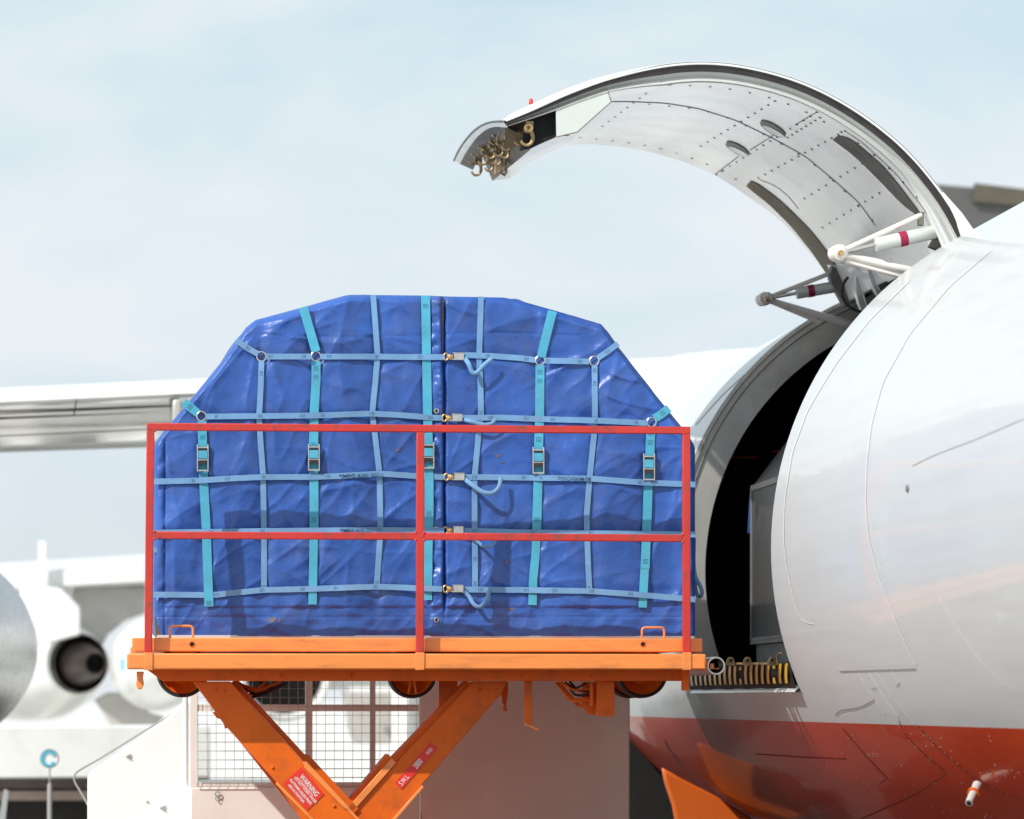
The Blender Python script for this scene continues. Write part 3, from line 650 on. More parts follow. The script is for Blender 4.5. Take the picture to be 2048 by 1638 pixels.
for i, (x, y, s_, v_) in enumerate(hooks):
    hk = MB()
    pth = [(0, 0), (6, 8), (8, 18), (5, 27), (-2, 31), (-9, 29), (-13, 22)]
    pp = smooth_poly([P(x + a * s_, y + b * s_, v_) for a, b in pth], 14, 1)
    rr = [0.0115 * s_ * (1 - 0.45 * (j / 13)) for j in range(14)]
    hk.tube(pp, rr, 8); hk.lathe(P(x, y, v_ - .035), (0, 1, 0), [(.004, .004), (.004, .009 * s_), (-.004, .010 * s_), (-.004, .020 * s_), (.04, .020 * s_)], 16)
    hk.boxpx(x - 5, y - 14, x + 10, y + 2, v_ - .01, v_ + .03)
    part(AC, 'latch_hook', hk, 'latch', parent=DOOR)
rb = MB()
for (x, y) in ((1000, 268), (985, 300), (965, 300), (1010, 300), (1000, 325), (998, 342), (972, 322)):
    rb.rod(P(x, y, DV0 + 1.4), P(x + 12, y + 9, DV0 + 1.42), 0.007, 8)
for (x, y) in ((992, 318), (1004, 312), (1012, 318)): rb.boxpx(x, y, x + 3, y + 28, DV0 + 1.6, DV0 + 1.7)
part(AC, 'latch_linkage', rb, 'latch', parent=DOOR)
bc = MB(); q = P(1062, 200, DV0 + .4); bc.lathe(q - Vector((0, 0, .02)), (0, 0, 1), [(0, .012), (.02, .011), (.028, .004)], 10, cap1=True); part(AC, 'door_marker', bc, 'label', parent=DOOR)

# actuator struts (near, far)
def strut(v, ap, up, rodp, c0_, c1_, bnd, low, low2, sc, lab):
    h_ = MB(); a = P(ap[0], ap[1], v)
    for k_, (dx, rr) in enumerate(((-9, .038), (-4, .042), (2, .036), (5, .026))):
        q = P(ap[0] + dx * sc, ap[1] - dx * 0.35 * sc, v - .03 + .02 * k_ * 0 - k_ * .012); h_.lathe(q, (0.5, -1, .15), [(0, rr * sc * .99), (.03, rr * sc), (.034, rr * sc * .8)], 22, True, True)
    A_ = MB(); A_.rod(a, P(up[0], up[1], v + .02), .0145 * sc, 12)
    A_.tube([a + Vector((.01, .02, 0)), P(low[0], low[1], v + .05)], [.020 * sc, .024 * sc], 12)
    A_.rod(P(low2[0][0], low2[0][1], v + .03), P(low2[1][0], low2[1][1], v + .05), .013 * sc, 10)
    arm = part(AC, 'door_strut', A_, 'strut', label=lab)
    part(AC, 'strut_joint', h_, 'strut', parent=arm)
    nt_ = MB(); nt_.lathe(P(ap[0] + 5 * sc, ap[1], v - .10), (.3, -1, 0), [(0, .016 * sc), (.012, .015 * sc), (.014, .006)], 8, cap1=True); part(AC, 'joint_nut', nt_, 'brass', parent=arm)
    r_ = MB(); r_.rod(a, P(rodp[0], rodp[1], v), .011 * sc, 12); part(AC, 'piston_rod', r_, 'steel', parent=arm)
    c_ = MB(); p0 = P(c0_[0], c0_[1], v); p1 = P(c1_[0], c1_[1], v); D = (p1 - p0)
    rad = .036 * sc; c_.lathe(p0, D, [(0, rad * .5), (0, rad * .95), (.01, rad), (D.length, rad), (D.length + .02, rad * .6)], 26, True, True); part(AC, 'actuator_cylinder', c_, 'cyl', parent=arm)
    b_ = MB(); pb = P(bnd[0], bnd[1], v); dn = D.normalized(); pb = p0 + dn * (pb - p0).dot(dn)
    b_.lathe(pb - dn * .02 * sc, D, [(0, rad), (0, rad + .003), (.012 * sc, rad + .003), (.013 * sc, rad + .001), (.015 * sc, rad + .003), (.026 * sc, rad + .003), (.027 * sc, rad + .001), (.029 * sc, rad + .003), (.04 * sc, rad + .003), (.04 * sc, rad)], 26); part(AC, 'actuator_band', b_, 'band', parent=arm)
strut(V0 + .05, (1676, 506), (1843, 430), (1752, 488), (1750, 490), (1868, 464), (1806, 477), (1850, 549), ((1692, 522), (1812, 556)), 1.0, 'white near door strut with crimson-banded cylinder')
strut(V1 - .45, (1529, 598), (1672, 542), (1594, 586), (1592, 587), (1690, 570), (1621, 580), (1712, 652), ((1542, 604), (1640, 645)), .95, 'shaded far door strut with crimson-banded cylinder')
bk = MB(); bk.prismpx([(1862, 460), (1880, 455), (1888, 480), (1878, 500), (1860, 492), (1868, 478)], V0 + .06, V0 + .12); bk.boxpx(1838, 424, 1848, 450, V0 + .06, V0 + .1)
bk.prismpx([(1664, 530), (1680, 545), (1686, 575), (1700, 610), (1690, 612), (1672, 580), (1660, 555)], V1 - .5, V1 - .42); part(AC, 'strut_bracket', bk, 'slot_grey')
# gooseneck hinge arms and hose
def arc_arm(pts, wpx, v0, v1):
    n = 16; a = smooth_poly([(x, y, 0) for x, y in pts], n, 2); l = []; r = []
    for i in range(n):
        t = (a[min(n - 1, i + 1)] - a[max(0, i - 1)]).normalized(); nn = Vector((-t.y, t.x, 0)) * wpx / 2; l.append(a[i] + nn); r.append(a[i] - nn)
    b = MB()
    for dd0, dd1, vv_ in ((0, 1, 0),):
        b.prism([(PV(p, v0).x, PV(p, v0).z) for p in l + r[::-1]], v0, v1)
    b.tube([PV(p, v0 - .004) for p in l], .005, 6); b.tube([PV(p, v0 - .004) for p in r], .005, 6)
    return b
b = arc_arm([(1724, 530), (1718, 556), (1719, 585), (1726, 612), (1736, 630)], 13, V1 - .9, V1 - .84); part(AC, 'hinge_arm', b, 'rim_light')
b = arc_arm([(1738, 528), (1743, 555), (1754, 580), (1768, 598)], 9, V1 - 1.3, V1 - 1.24); part(AC, 'hinge_arm', b, 'rim_light')
b = MB(); b.prismpx([(1724, 530), (1742, 530), (1762, 600), (1736, 634), (1722, 600), (1718, 560)], V1 - .8, V1 - .78); part(AC, 'hinge_web', b, 'frame')
b = MB(); b.prismpx([(1726, 581), (1737, 576), (1744, 588), (1732, 595)], V1 - .81, V1 - .805); part(AC, 'web_opening', b, 'black')
b = MB(); b.tube(smooth_poly([P(x, y, V1 - .95) for x, y in ((1696, 554), (1686, 568), (1683, 588), (1692, 608), (1708, 620), (1728, 625))], 20, 2), .0085, 10); part(AC, 'hydraulic_hose', b, 'rubber')
# near hinge gap pieces
b = MB(); b.grid([[P(1756, 571, V1 - 1.4), P(1760, 580, V1 - 1.4)], [P(1925, 481, V0 + .2), P(1928, 486, V0 + .2)]]); part(AC, 'hinge_gap', b, 'black')

# ================================================================== CONTAINER IN THE HOLD
CN = Thing('freight_container', 'dark grey metal freight container standing inside the dark aircraft hold', 'container', (5.1, 20.8, wf))
VC = 21.94
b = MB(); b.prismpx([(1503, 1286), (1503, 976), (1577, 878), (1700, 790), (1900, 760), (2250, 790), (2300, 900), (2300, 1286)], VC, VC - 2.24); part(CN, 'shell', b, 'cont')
b = MB()
ub = P(1503, 1286, VC).x - .006; z0 = P(1503, 1286, VC).z; z1 = P(1503, 976, VC).z
b.box((ub, VC - 2.2, z0), (ub + .02, VC, z0 + .03)); b.box((ub, VC - 2.2, z1 - .02), (ub + .02, VC, z1 + .015)); b.box((ub - .002, VC - .03, z0), (ub + .02, VC + .002, z1))
b.box((ub - .003, VC - 2.2, z0 - .01), (ub + .02, VC, z0 + .004)); part(CN, 'edge_rail', b, 'cont2', bevel=.002)
b = MB(); b.box((ub + .03, VC - 2.2, wf + .02), (ub + 2.6, VC - .03, z0 - .012)); part(CN, 'base_pallet', b, 'cont2')
b = MB()
b.prismpx([(1500, 985), (1507, 970), (1511, 980), (1507, 1010), (1505, 1050), (1502, 1068), (1495, 1066), (1497, 1030)], VC + .03, VC + .01); part(CN, 'blue_cover', b, 'tarp')
b = MB()
for i in range(40): b.lathe((ub, VC - .05 - i * .05, z0 + .016), (-1, 0, 0), [(0, .006), (.003, .004)], 8, cap1=True)
part(CN, 'rivet', b, 'cont2')

# ================================================================== PALLET LOAD
VT = 19.10
PL = Thing('covered_cargo_pallet', 'large cargo pallet under a blue tarpaulin tied down with teal and pale blue net straps', 'cargo', (1.57, 20.1, 2.2))
TOP = [(305, 905), (309, 892), (314, 880), (330, 858), (350, 836), (396, 781), (440, 727), (478, 674), (492, 655), (511, 640), (600, 616), (690, 591), (700, 589.5), (850, 591), (900, 593), (1006, 595), (1035, 600), (1120, 624), (1202, 648), (1215, 663), (1238, 696), (1300, 775), (1360, 850), (1378, 872), (1388, 890), (1393, 905)]
tx = np.array([p[0] for p in TOP]); tyy = np.array([p[1] for p in TOP])
def top_y(x): return np.interp(x, tx, tyy)
_tabs = {}
def vnoise(x, y, seed=0):
    if seed not in _tabs: _tabs[seed] = np.random.RandomState(seed + 11).uniform(-1, 1, (256, 256))
    T = _tabs[seed]; xi = np.floor(x).astype(int); yi = np.floor(y).astype(int); fx = x - xi; fy = y - yi
    fx = fx * fx * (3 - 2 * fx); fy = fy * fy * (3 - 2 * fy)
    g_ = lambda a, b: T[a % 256, b % 256]
    return (g_(xi, yi) * (1 - fx) + g_(xi + 1, yi) * fx) * (1 - fy) + (g_(xi, yi + 1) * (1 - fx) + g_(xi + 1, yi + 1) * fx) * fy
SX = [406, 524, 628, 752, 856, 955, 1074, 1182, 1294]
def pinch(X, Y, cx, cy, rad, amp, n, ph, seed):      # sharp folds radiating from a tie point
    dx, dy = X - cx, Y - cy; r = np.hypot(dx, dy) + 1e-4; a = np.arctan2(dy, dx)
    k = np.abs(np.sin(a * n + ph + 0.8 * vnoise(r * 3, a * 0 + seed, 50 + seed)))
    return amp * (1 - k) ** 2.2 * (r / rad) * np.exp(-(r / rad) ** 1.6 * 1.4)
def H(px, py):
    px = np.asarray(px, float); py = np.asarray(py, float); X = px / 391.0; Y = py / 391.0
    wx = X + 0.16 * vnoise(X * 1.6, Y * 1.6, 1) ; wy = Y + 0.16 * vnoise(X * 1.6 + 9, Y * 1.6 + 4, 2)
    h = 0.028 * vnoise(X * 2.9, Y * 0.55, 3) + 0.014 * vnoise(X * 1.3 + 5, Y * 1.2, 4)
    # hanging folds, slanted folds both ways, each sharp-crested
    h += 0.024 * (1 - np.abs(vnoise(wx * 3.0, wy * 0.6, 5))) ** 2.4
    a, b_ = wx * 0.80 + wy * 0.60, -wx * 0.60 + wy * 0.80
    m1 = np.clip(vnoise(X * 1.3 + 3, Y * 1.3, 6) + 0.35, 0, 1); m2 = np.clip(vnoise(X * 1.3 + 20, Y * 1.3 + 7, 7) + 0.25, 0, 1)
    h += 0.020 * m1 * (1 - np.abs(vnoise(b_ * 3.4, a * 0.9, 8))) ** 3.2
    a2, b2 = wx * 0.75 - wy * 0.66, wx * 0.66 + wy * 0.75
    h += 0.020 * m2 * (1 - np.abs(vnoise(b2 * 3.8, a2 * 0.95, 9))) ** 3.2
    m3 = np.clip(vnoise(X * 2.5 + 30, Y * 2.5, 10), 0, 1)
    h += 0.009 * m3 * (1 - np.abs(vnoise(b_ * 9, a * 2.2, 12))) ** 4.5 + 0.008 * m1 * (1 - np.abs(vnoise(b2 * 11, a2 * 3, 13))) ** 3
    h += 0.0022 * vnoise(X * 22, Y * 16, 14)
    for i, (cx, cy, rad, amp) in enumerate(((1237, 655, 260, .03), (880, 700, 200, .02), (520, 660, 260, .024), (700, 640, 170, .014), (760, 950, 200, .02), (880, 960, 210, .02), (325, 880, 170, .02), (1380, 900, 170, .02), (850, 1250, 160, .014), (1180, 960, 170, .014), (628, 1180, 170, .016), (1066, 1180, 150, .014), (700, 1100, 160, .018), (1000, 1120, 160, .016))):
        h = h + pinch(X, Y, cx / 391., cy / 391., rad / 391., amp, 4 + i % 3, i * 1.3, i)
    for s in SX: h -= 0.011 * np.exp(-((px - s) / 16.0) ** 2)
    for yy in (713, 834, 957, 1064, 1183): h -= 0.006 * np.exp(-((py - yy) / 12.0) ** 2)
    # overlapping closure flap with puckered hem
    hem = np.clip((px - 861) / 3, 0, 1) * np.clip((886 - px) / 3, 0, 1)
    h += hem * (0.010 + 0.0065 * vnoise(X * 14, Y * 30, 15) + 0.004 * vnoise(X * 40, Y * 60, 16))
    h -= 0.03 * np.exp(-((px - 889) / 2.2) ** 2) * np.clip((1250 - py) / 50, 0, 1)
    open_ = np.clip((770 - py) / 120, 0, 1); h -= 0.05 * open_ * np.exp(-((px - 885.5) / 2.6) ** 2)
    # side hem strips
    h += 0.008 * np.clip((328 - px) / 2, 0, 1) * (1 + 1.0 * vnoise(X * 22, Y * 24, 17)); h -= 0.007 * np.exp(-((px - 329) / 1.4) ** 2) * (py > 880)
    # stitched bottom band
    bottom = np.clip((py - 1212) / 3, 0, 1); h = h * (1 - 0.35 * bottom) + 0.004 * bottom * (1 + vnoise(X * 20, Y * 30, 18) * 0.8)
    h -= 0.003 * np.exp(-((py - 1234) / 1.3) ** 2)
    h -= 0.0035 * np.exp(-((py - (670 + 4 * np.sin(px / 90.))) / 1.5) ** 2) * ((px > 520) & (px < 1160))
    # rounded border
    d = np.minimum(np.minimum(px - 307, 1391 - px), (py - top_y(px)) * 0.75); d = np.clip(d, 0, 10) / 10.0
    return h * (0.3 + 0.7 * d) - 0.025 * (1 - np.sqrt(1 - (1 - d) ** 2))
NXg, NYg = 400, 250
gx = np.linspace(308, 1390, NXg); G = []
tarp = MB(); rows = []
for j in range(NYg + 1):
    f = j / NYg
    ty_ = top_y(gx); py = 1272 + (ty_ - 1272) * f
    # ragged cut-back at the lower-left corner
    xx = gx + np.where((gx < 340), (1 - f) ** 14 * 16 * (340 - gx) / 32, 0)
    hgt = H(xx, py); rows.append([(P(a, b_, VT - float(h_))) for a, b_, h_ in zip(xx, py, hgt)])
tarp.grid(rows)
loop = [r[0] for r in rows] + rows[-1][1:] + [r[-1] for r in rows[::-1]][1:]
sideR = [loop]
for k_, v_ in enumerate((0.02, .06, .12, .25, .5, .8, 1.2, 1.6, 2.0, 2.2)):
    lr = []
    for i, p in enumerate(loop):
        dv = 0.012 * float(vnoise(np.array(i / 14.0), np.array(v_ * 3.0 + 2), 20)) + 0.004
        cxx, czz = 1.57, 3.0; dirv = Vector((p.x - cxx, 0, p.z - czz)).normalized()
        lr.append(Vector((p.x, VT + 0.05 + v_, p.z)) + dirv * (dv - 0.004))
    sideR.append(lr)
tarp.grid(sideR, True)
TARP = part(PL, 'tarpaulin', tarp, 'tarp', smooth=85)
# rust stains / scuffs and eyelets
def Hp(px, py, o=0.0): return P(px, py, VT - float(H(px, py)) - o)
ey = MB(); eh = MB()
for x, y in ((873, 822), (873, 1058), (873, 1240)):
    q = Hp(x, y, .004); ey.tube([q + Vector((cos(a), 0, sin(a))) * .0105 for a in np.linspace(0, 2 * pi, 17)[:-1]], .0042, 6, closed=True)
    eh.lathe(q, (0, -1, 0), [(0, .009), (.001, .009)], 12, cap1=True)
part(PL, 'eyelet', ey, 'steel', parent=TARP); part(PL, 'eyelet_hole', eh, 'black', parent=TARP)
b = MB()
for i in range(0, 30):
    y0, y1 = 600 + i * 5, 605 + i * 5; wpx = 2.6 * (1 - i / 32)
    b.grid([[P(885.5 - wpx, y0, VT + .008), P(885.5 + wpx, y0, VT + .008)], [P(885.5 - wpx, y1, VT + .008), P(885.5 + wpx, y1, VT + .008)]])
part(PL, 'gap_webbing', b, 'gap', parent=TARP)

for x, y, r_ in ((797, 900, 4), (996, 912, 5), (1006, 925, 3), (1013, 1122, 4), (544, 1240, 7), (1022, 1219, 6), (560, 1241, 4)):
    b = MB(); vs_ = [Hp(x + r_ * (1 + .5 * sin(a * 3 + x)) * cos(a) * 1.2, y + r_ * (1 + .4 * cos(a * 2 + y)) * sin(a) * .7, .0018) for a in np.linspace(0, 2 * pi, 15)[:-1]]
    b.add(vs_ + [Hp(x, y, .0022)], [(i, (i + 1) % 14, 14) for i in range(14)]); part(PL, 'scuff_mark', b, 'scuff', parent=TARP)

def strap(pts, wpx, m, off, stitches=(), name='net_strap', side=None):
    L_ = poly_len([(x, y, 0) for x, y in pts])[-1]; n = max(4, int(L_ / 3.5)); pp = smooth_poly([(x, y, 0) for x, y in pts], n, 4 if n > 12 else 1)
    hs = []; nn = []
    for i in range(n):
        t = (pp[min(n - 1, i + 1)] - pp[max(0, i - 1)]).normalized(); nv = Vector((-t.y, t.x, 0)) * wpx / 2; nn.append(nv)
        hs.append(max(float(H(pp[i].x + nv.x * k_, pp[i].y + nv.y * k_)) for k_ in (-1, -.5, 0, .5, 1)))
    hs = np.array(hs); win = 10; hm = np.array([hs[max(0, i - win):i + win + 1].max() for i in range(n)])
    hm = np.convolve(np.pad(hm, 8, mode='edge'), np.ones(17) / 17, mode='valid'); hm = np.maximum(hm, hs)
    hm = np.convolve(np.pad(hm, 2, mode='edge'), np.ones(5) / 5, mode='valid'); hm = np.maximum(hm, hs)
    fr_ = []; bk_ = []
    mb = MB(); rows = [[], [], [], []]
    for i in range(n):
        v_ = VT - hm[i] - off; a = pp[i] + nn[i]; c = pp[i] - nn[i]; tw = 0.0
        rows[0].append(P(a.x, a.y, v_ + .003)); rows[1].append(P(a.x, a.y, v_)); rows[2].append(P(c.x, c.y, v_)); rows[3].append(P(c.x, c.y, v_ + .003))
    mb.grid(rows + [rows[0]])
    e = part(PL, name, mb, m, smooth=60)
    if stitches:
        sm = MB()
        for s_ in stitches:                    # stitched joins: tiny dark dashes across the band
            i = min(n - 2, max(1, int(s_ * (n - 1))))
            for q in (-1.5, -.5, .5, 1.5):
                t = (pp[i + 1] - pp[i - 1]).normalized(); c = pp[i] + t * q * 2.6; v_ = VT - hm[i] - off - .0008; a = nn[i] * .62
                tt = t * .32; sk = t * 0.0
                sm.add([P(c.x + a.x + sk.x - tt.x, c.y + a.y + sk.y - tt.y, v_), P(c.x + a.x + sk.x + tt.x, c.y + a.y + sk.y + tt.y, v_), P(c.x - a.x - sk.x + tt.x, c.y - a.y - sk.y + tt.y, v_), P(c.x - a.x - sk.x - tt.x, c.y - a.y - sk.y - tt.y, v_)], [(0, 1, 2, 3)])
        part(PL, 'stitching', sm, 'stitch', parent=e)
    return e, (pp, hm)
TW, BW = 18.0, 11.5
O1, O2 = 0.004, 0.009
# vertical pale straps (under)
strap([(523, 722), (521, 780), (518, 832), (520, 870), (526, 950), (528, 1062), (528, 1182)], BW, 'lblue', O1, (.06, .24, .50, .99))
strap([(746, 590), (750, 640), (755, 710), (750, 770), (744, 828), (750, 870), (759, 948), (761, 1060), (757, 1120), (753, 1176)], BW, 'lblue', O1, (.21, .41, .61, .8, .985))
strap([(962, 593), (959, 687), (958, 716), (961, 770), (962, 828), (957, 869), (949, 954), (949, 1050), (950, 1127), (950, 1178)], BW, 'lblue', O1, (.25, .4, .62, .9, .985))
strap([(1189, 731), (1190, 830), (1188, 870), (1179, 957), (1173, 1032), (1176, 1127), (1179, 1184)], BW, 'lblue', O1, (.03, .08, .24, .5, .985))
# corner ties
strap([(516, 708), (496, 697), (473, 681)], BW, 'lblue', O1, (.5,)); strap([(1196, 716), (1215, 703), (1236, 687)], BW, 'lblue', O1, (.5,))
strap([(396, 827), (385, 818), (367, 804)], TW * .95, 'teal', O1, (.6,)); strap([(1309, 837), (1322, 829), (1338, 816)], TW * .95, 'teal', O1, (.6,))
# teal straps
strap([(606, 614), (618, 655), (632, 703)], TW, 'teal', O1)
strap([(632, 722), (632, 760), (628, 828), (627, 900), (628, 1000), (628, 1057)], TW, 'teal', O1 + .001, (.05, .10, .33, .50, .95))
strap([(628, 1040), (627, 1098), (626, 1160), (625, 1209)], TW * .94, 'teal', O1 - .001)
strap([(851, 591), (853, 710), (855, 830), (857, 900), (858, 960), (858, 1030), (856, 1100), (855, 1200)], TW, 'teal', O1 + .002, (.04, .44, .72))
strap([(1105, 622), (1094, 665), (1082, 714)], TW, 'teal', O1)
strap([(1080, 730), (1079, 830), (1077, 900), (1075, 1000), (1073, 1064)], TW, 'teal', O1 + .001, (.05, .10, .45, .93))
strap([(1074, 1045), (1071, 1110), (1066, 1160), (1065, 1210)], TW * .94, 'teal', O1 - .001)
strap([(404, 842), (405, 880), (406, 930), (409, 1000), (412, 1050), (416, 1163), (418, 1213)], TW, 'teal', O1 + .001, (.04, .09, .99))
strap([(1302, 853), (1300, 900), (1297, 950), (1294, 1040), (1290, 1137)], TW, 'teal', O1 + .001, (.06, .12, .95))
strap([(1291, 1110), (1288, 1160), (1285, 1215)], TW * .94, 'teal', O1 - .001)
# horizontal pale straps (over the net knots)
strap([(533, 713), (622, 713)], BW, 'lblue', O2, (.12, .85)); strap([(641, 713), (750, 713), (820, 714), (890, 714)], BW, 'lblue', O2, (.08, .45, .8))
strap([(928, 710), (985, 712), (1040, 716), (1071, 720)], BW, 'lblue', O2, (.35, .88)); strap([(1090, 721), (1178, 723)], BW, 'lblue', O2, (.1, .8))
strap([(413, 833), (520, 832), (628, 831), (744, 827), (800, 830), (860, 835), (885, 836)], BW, 'lblue', O2, (.05, .23, .41, .49, .7, .95))
strap([(922, 836), (1000, 835), (1080, 838), (1190, 841), (1293, 846)], BW, 'lblue', O2, (.17, .36, .5, .74, .95))
_, SH3a = strap([(307, 963), (360, 962), (398, 961), (460, 957), (524, 954), (618, 954), (680, 952), (759, 947), (832, 952), (888, 954)], BW, 'lblue', O2, (.14, .26, .38, .6, .95))
_, SH3b = strap([(928, 954), (1035, 955), (1100, 956), (1179, 957), (1287, 965), (1363, 968), (1391, 969)], BW, 'lblue', O2, (.05, .26, .34, .76, .82))
_, SH4a = strap([(307, 1065), (400, 1064), (528, 1062), (740, 1060), (888, 1061)], BW, 'lblue', O2, (.2, .38, .78))
strap([(928, 1061), (1052, 1065), (1180, 1066), (1391, 1069)], BW, 'lblue', O2, (.05, .3, .55))
strap([(306, 1189), (426, 1190), (524, 1180), (616, 1178), (753, 1173), (884, 1178)], BW, 'lblue', O2, (.22, .38, .52, .64, .77))
strap([(926, 1179), (1052, 1180), (1110, 1181), (1179, 1182), (1274, 1189), (1366, 1197), (1391, 1199)], BW, 'lblue', O2, (.08, .28, .4, .56, .72))
# faded print on the straps
for s_, x0, x1, (pp_, hm_), dy in (('*/MRG AXF  E07-1', 678, 784, SH3a, 4), ('P/NICHEHIM DE', 1116, 1186, SH3b, 4), ('*/MRG AXF  E07-1', 680, 770, SH4a, 4)):
    ids = [i for i, p in enumerate(pp_) if x0 - 4 <= p.x <= x1 + 4]; vmin = VT - max(hm_[i] for i in ids) - O2 - .0015
    a = P(x0, pp_[ids[0]].y + dy, vmin); c = P(x1, pp_[ids[-1]].y + dy, vmin)
    text_part(PL, 'strap_print', s_, .027, a, (c - a), (0, 0, 1), 'stitch', TARP, bold=.0001, sx=(c - a).length / (len(s_) * .0155))
# rings
for x, y in ((523, 713), (632, 712.5), (1080.5, 721), (1188.5, 722), (403, 832.5), (1303, 844.5)):
    rg = MB(); q = Hp(x, y, .014); rg.tube([q + Vector((cos(a), 0, sin(a))) * .0235 for a in np.linspace(0, 2 * pi, 25)[:-1]], .0040, 8, closed=True); part(PL, 'ring', rg, 'steel')
# cam buckles on teal straps
for x, y in ((405.5, 916), (628, 915), (857, 911), (1077, 921), (1298.5, 934)):
    bk_ = MB(); v_ = VT - max(float(H(x + a, y + b_)) for a in (-9, 0, 9) for b_ in (-25, 0, 25)) - .022
    for sx_ in (-1, 1): bk_.boxpx(x + sx_ * 10.6 - 1.1, y - 27, x + sx_ * 10.6 + 1.1, y + 27, v_ - .006, v_ + .012)
    for yy in (-21, 3.5, 25): bk_.boxpx(x - 10.6, y + yy - 1.5, x + 10.6, y + yy + 1.5, v_ - .004, v_ + .006)
    B = part(PL, 'cam_buckle', bk_, 'steel', bevel=.001)
    b2 = MB(); b2.boxpx(x - 9, y - 15, x + 9, y + 1, v_ - .010, v_ - .005); part(PL, 'doubled_webbing', b2, 'teal', parent=B)
    b3 = MB(); b3.boxpx(x - 9.2, y + 5, x + 9.2, y + 12, v_ - .003, v_ - .0035); b3.boxpx(x - 9.2, y - 19.5, x + 9.2, y - 16, v_ - .003, v_ - .0035); part(PL, 'buckle_gap', b3, 'rim_dark', parent=B)
# ratchet hooks along the centre closure
for x, y in ((887, 713.5), (884, 836), (888, 954), (886, 1061), (886, 1178)):
    v_ = VT - max(float(H(x + a, y)) for a in (0, 10, 20, 30, 40)) - .02
    rg = MB(); q = P(x + 5, y, v_); rg.tube([q + Vector((cos(a) * .011, 0, sin(a) * .0175)) for a in np.linspace(0, 2 * pi, 17)[:-1]], .0042, 8, closed=True)
    Bq = part(PL, 'snap_hook', rg, 'brass')
    b2 = MB(); b2.prismpx([(x + 8, y - 3), (x + 12, y - 6), (x + 19, y - 4), (x + 19, y + 4), (x + 12, y + 6), (x + 8, y + 3)], v_ - .008, v_ + .006); b2.lathe(P(x + 14, y, v_ - .008), (0, -1, 0), [(0, .008), (.006, .005)], 12, cap1=True)
    part(PL, 'hook_body', b2, 'brass', parent=Bq, bevel=.0015)
    b3 = MB(); b3.boxpx(x + 21, y - 8, x + 41, y + 6.5, v_ - .008, v_ + .012); b3.boxpx(x + 17, y + 4.6, x + 41, y + 6.6, v_ - .010, v_ - .007); b3.boxpx(x + 19, y - 8.6, x + 41, y - 7, v_ - .010, v_ - .007)
    part(PL, 'hook_housing', b3, 'steel', parent=Bq, bevel=.001)
# loose tails
def tail(pts, wpx, m='lblue'):
    pts = [Vector(p) for p in pts]; n = 26; pp = smooth_poly(pts, n, 3); mb = MB(); rows = [[], []]
    for i in range(n):
        t = (pp[min(n - 1, i + 1)] - pp[max(0, i - 1)]).normalized(); side = t.cross(Vector((0.04, 1, 0.03))).normalized() * wpx / 391 / 2
        rows[0].append(pp[i] + side); rows[1].append(pp[i] - side)
    mb.grid(rows); part(PL, 'loose_strap_end', mb, m, solid=.002, smooth=60)
tail([Hp(928, 714, .02), P(938, 728, VT - .06), P(944, 746, VT - .055), P(952, 748, VT - .06), P(968, 730, VT - .06), P(984, 717, VT - .055)], 9)
tail([Hp(921, 838, .02), P(940, 842, VT - .06), P(965, 850, VT - .06), P(985, 848, VT - .05), P(991, 838, VT - .05)], 8)
tail([Hp(928, 957, .02), P(945, 970, VT - .07), P(965, 985, VT - .09), P(985, 988, VT - .09), P(999, 975, VT - .07), P(1002, 955, VT - .05)], 9)
tail([Hp(928, 1066, .02), P(950, 1078, VT - .06), P(968, 1095, VT - .08), P(985, 1092, VT - .07), P(993, 1078, VT - .05)], 6)
tail([Hp(926, 1182, .02), P(938, 1192, VT - .06), P(948, 1210, VT - .08), P(960, 1216, VT - .08), P(974, 1200, VT - .06), P(979, 1180, VT - .05)], 8)
tail([P(1388, 1075, VT + .2), P(1387, 1130, VT + .15), P(1391, 1158, VT + .1), P(1402, 1172, VT + .1), P(1407, 1190, VT + .1), P(1400, 1199, VT + .12), P(1392, 1190, VT + .12), P(1389, 1160, VT + .15)], 8)
tail([P(1386, 1060, VT + .1), P(1387, 1110, VT + .1), P(1386, 1160, VT + .1), P(1387, 1240, VT + .1)], 6)
b = MB(); b.boxpx(1384, 1200, 1389, 1268, VT + .06, VT + .1); b.boxpx(306, 1095, 329, 1105, VT - .02, VT - .016); part(PL, 'side_strap', b, 'lblue')
bp_ = MB(); a = P(314, 1275, VT); c = P(1388, 1275, VT); bp_.box((a.x, VT - .02, a.z - .02), (c.x, VT + 2.25, a.z + .012)); part(PL, 'pallet_base', bp_, 'rim_light')
b = MB(); b.prismpx([(309, 1232), (316, 1240), (326, 1258), (332, 1273), (312, 1273)], VT + .03, VT + .1); part(PL, 'exposed_load', b, 'slot')

# ================================================================== SCISSOR LOADER
VL = 18.72
SL = Thing('scissor_loader', 'orange scissor lift loader with a red guard rail raised to the aircraft door', 'loader', (1.57, 19.9, 0))
yb = P(0, 1275, VL + .1).z
UB = MB(); UB.boxpx(264, 1275, 1405, 1304.5, VL + .07, VL + .17); a = P(264, 1280, VL + .17); c = P(1405, 1300, VL + .17); UB.box((a.x, VL + 2.5, a.z), (c.x, VL + 2.6, c.z))
part(SL, 'upper_side_beam', UB, 'orange', bevel=.006)
LB = MB(); LB.boxpx(254, 1306.5, 1412, 1339.5, VL - .0, VL + .16); part(SL, 'lower_side_beam', LB, 'orange', bevel=.008)
dk = MB(); a = P(275, 1282, VL + .17); c = P(1398, 1300, VL + .17); dk.box((a.x, VL + .17, a.z), (c.x, VL + 2.5, c.z)); part(SL, 'deck', dk, 'orange2')
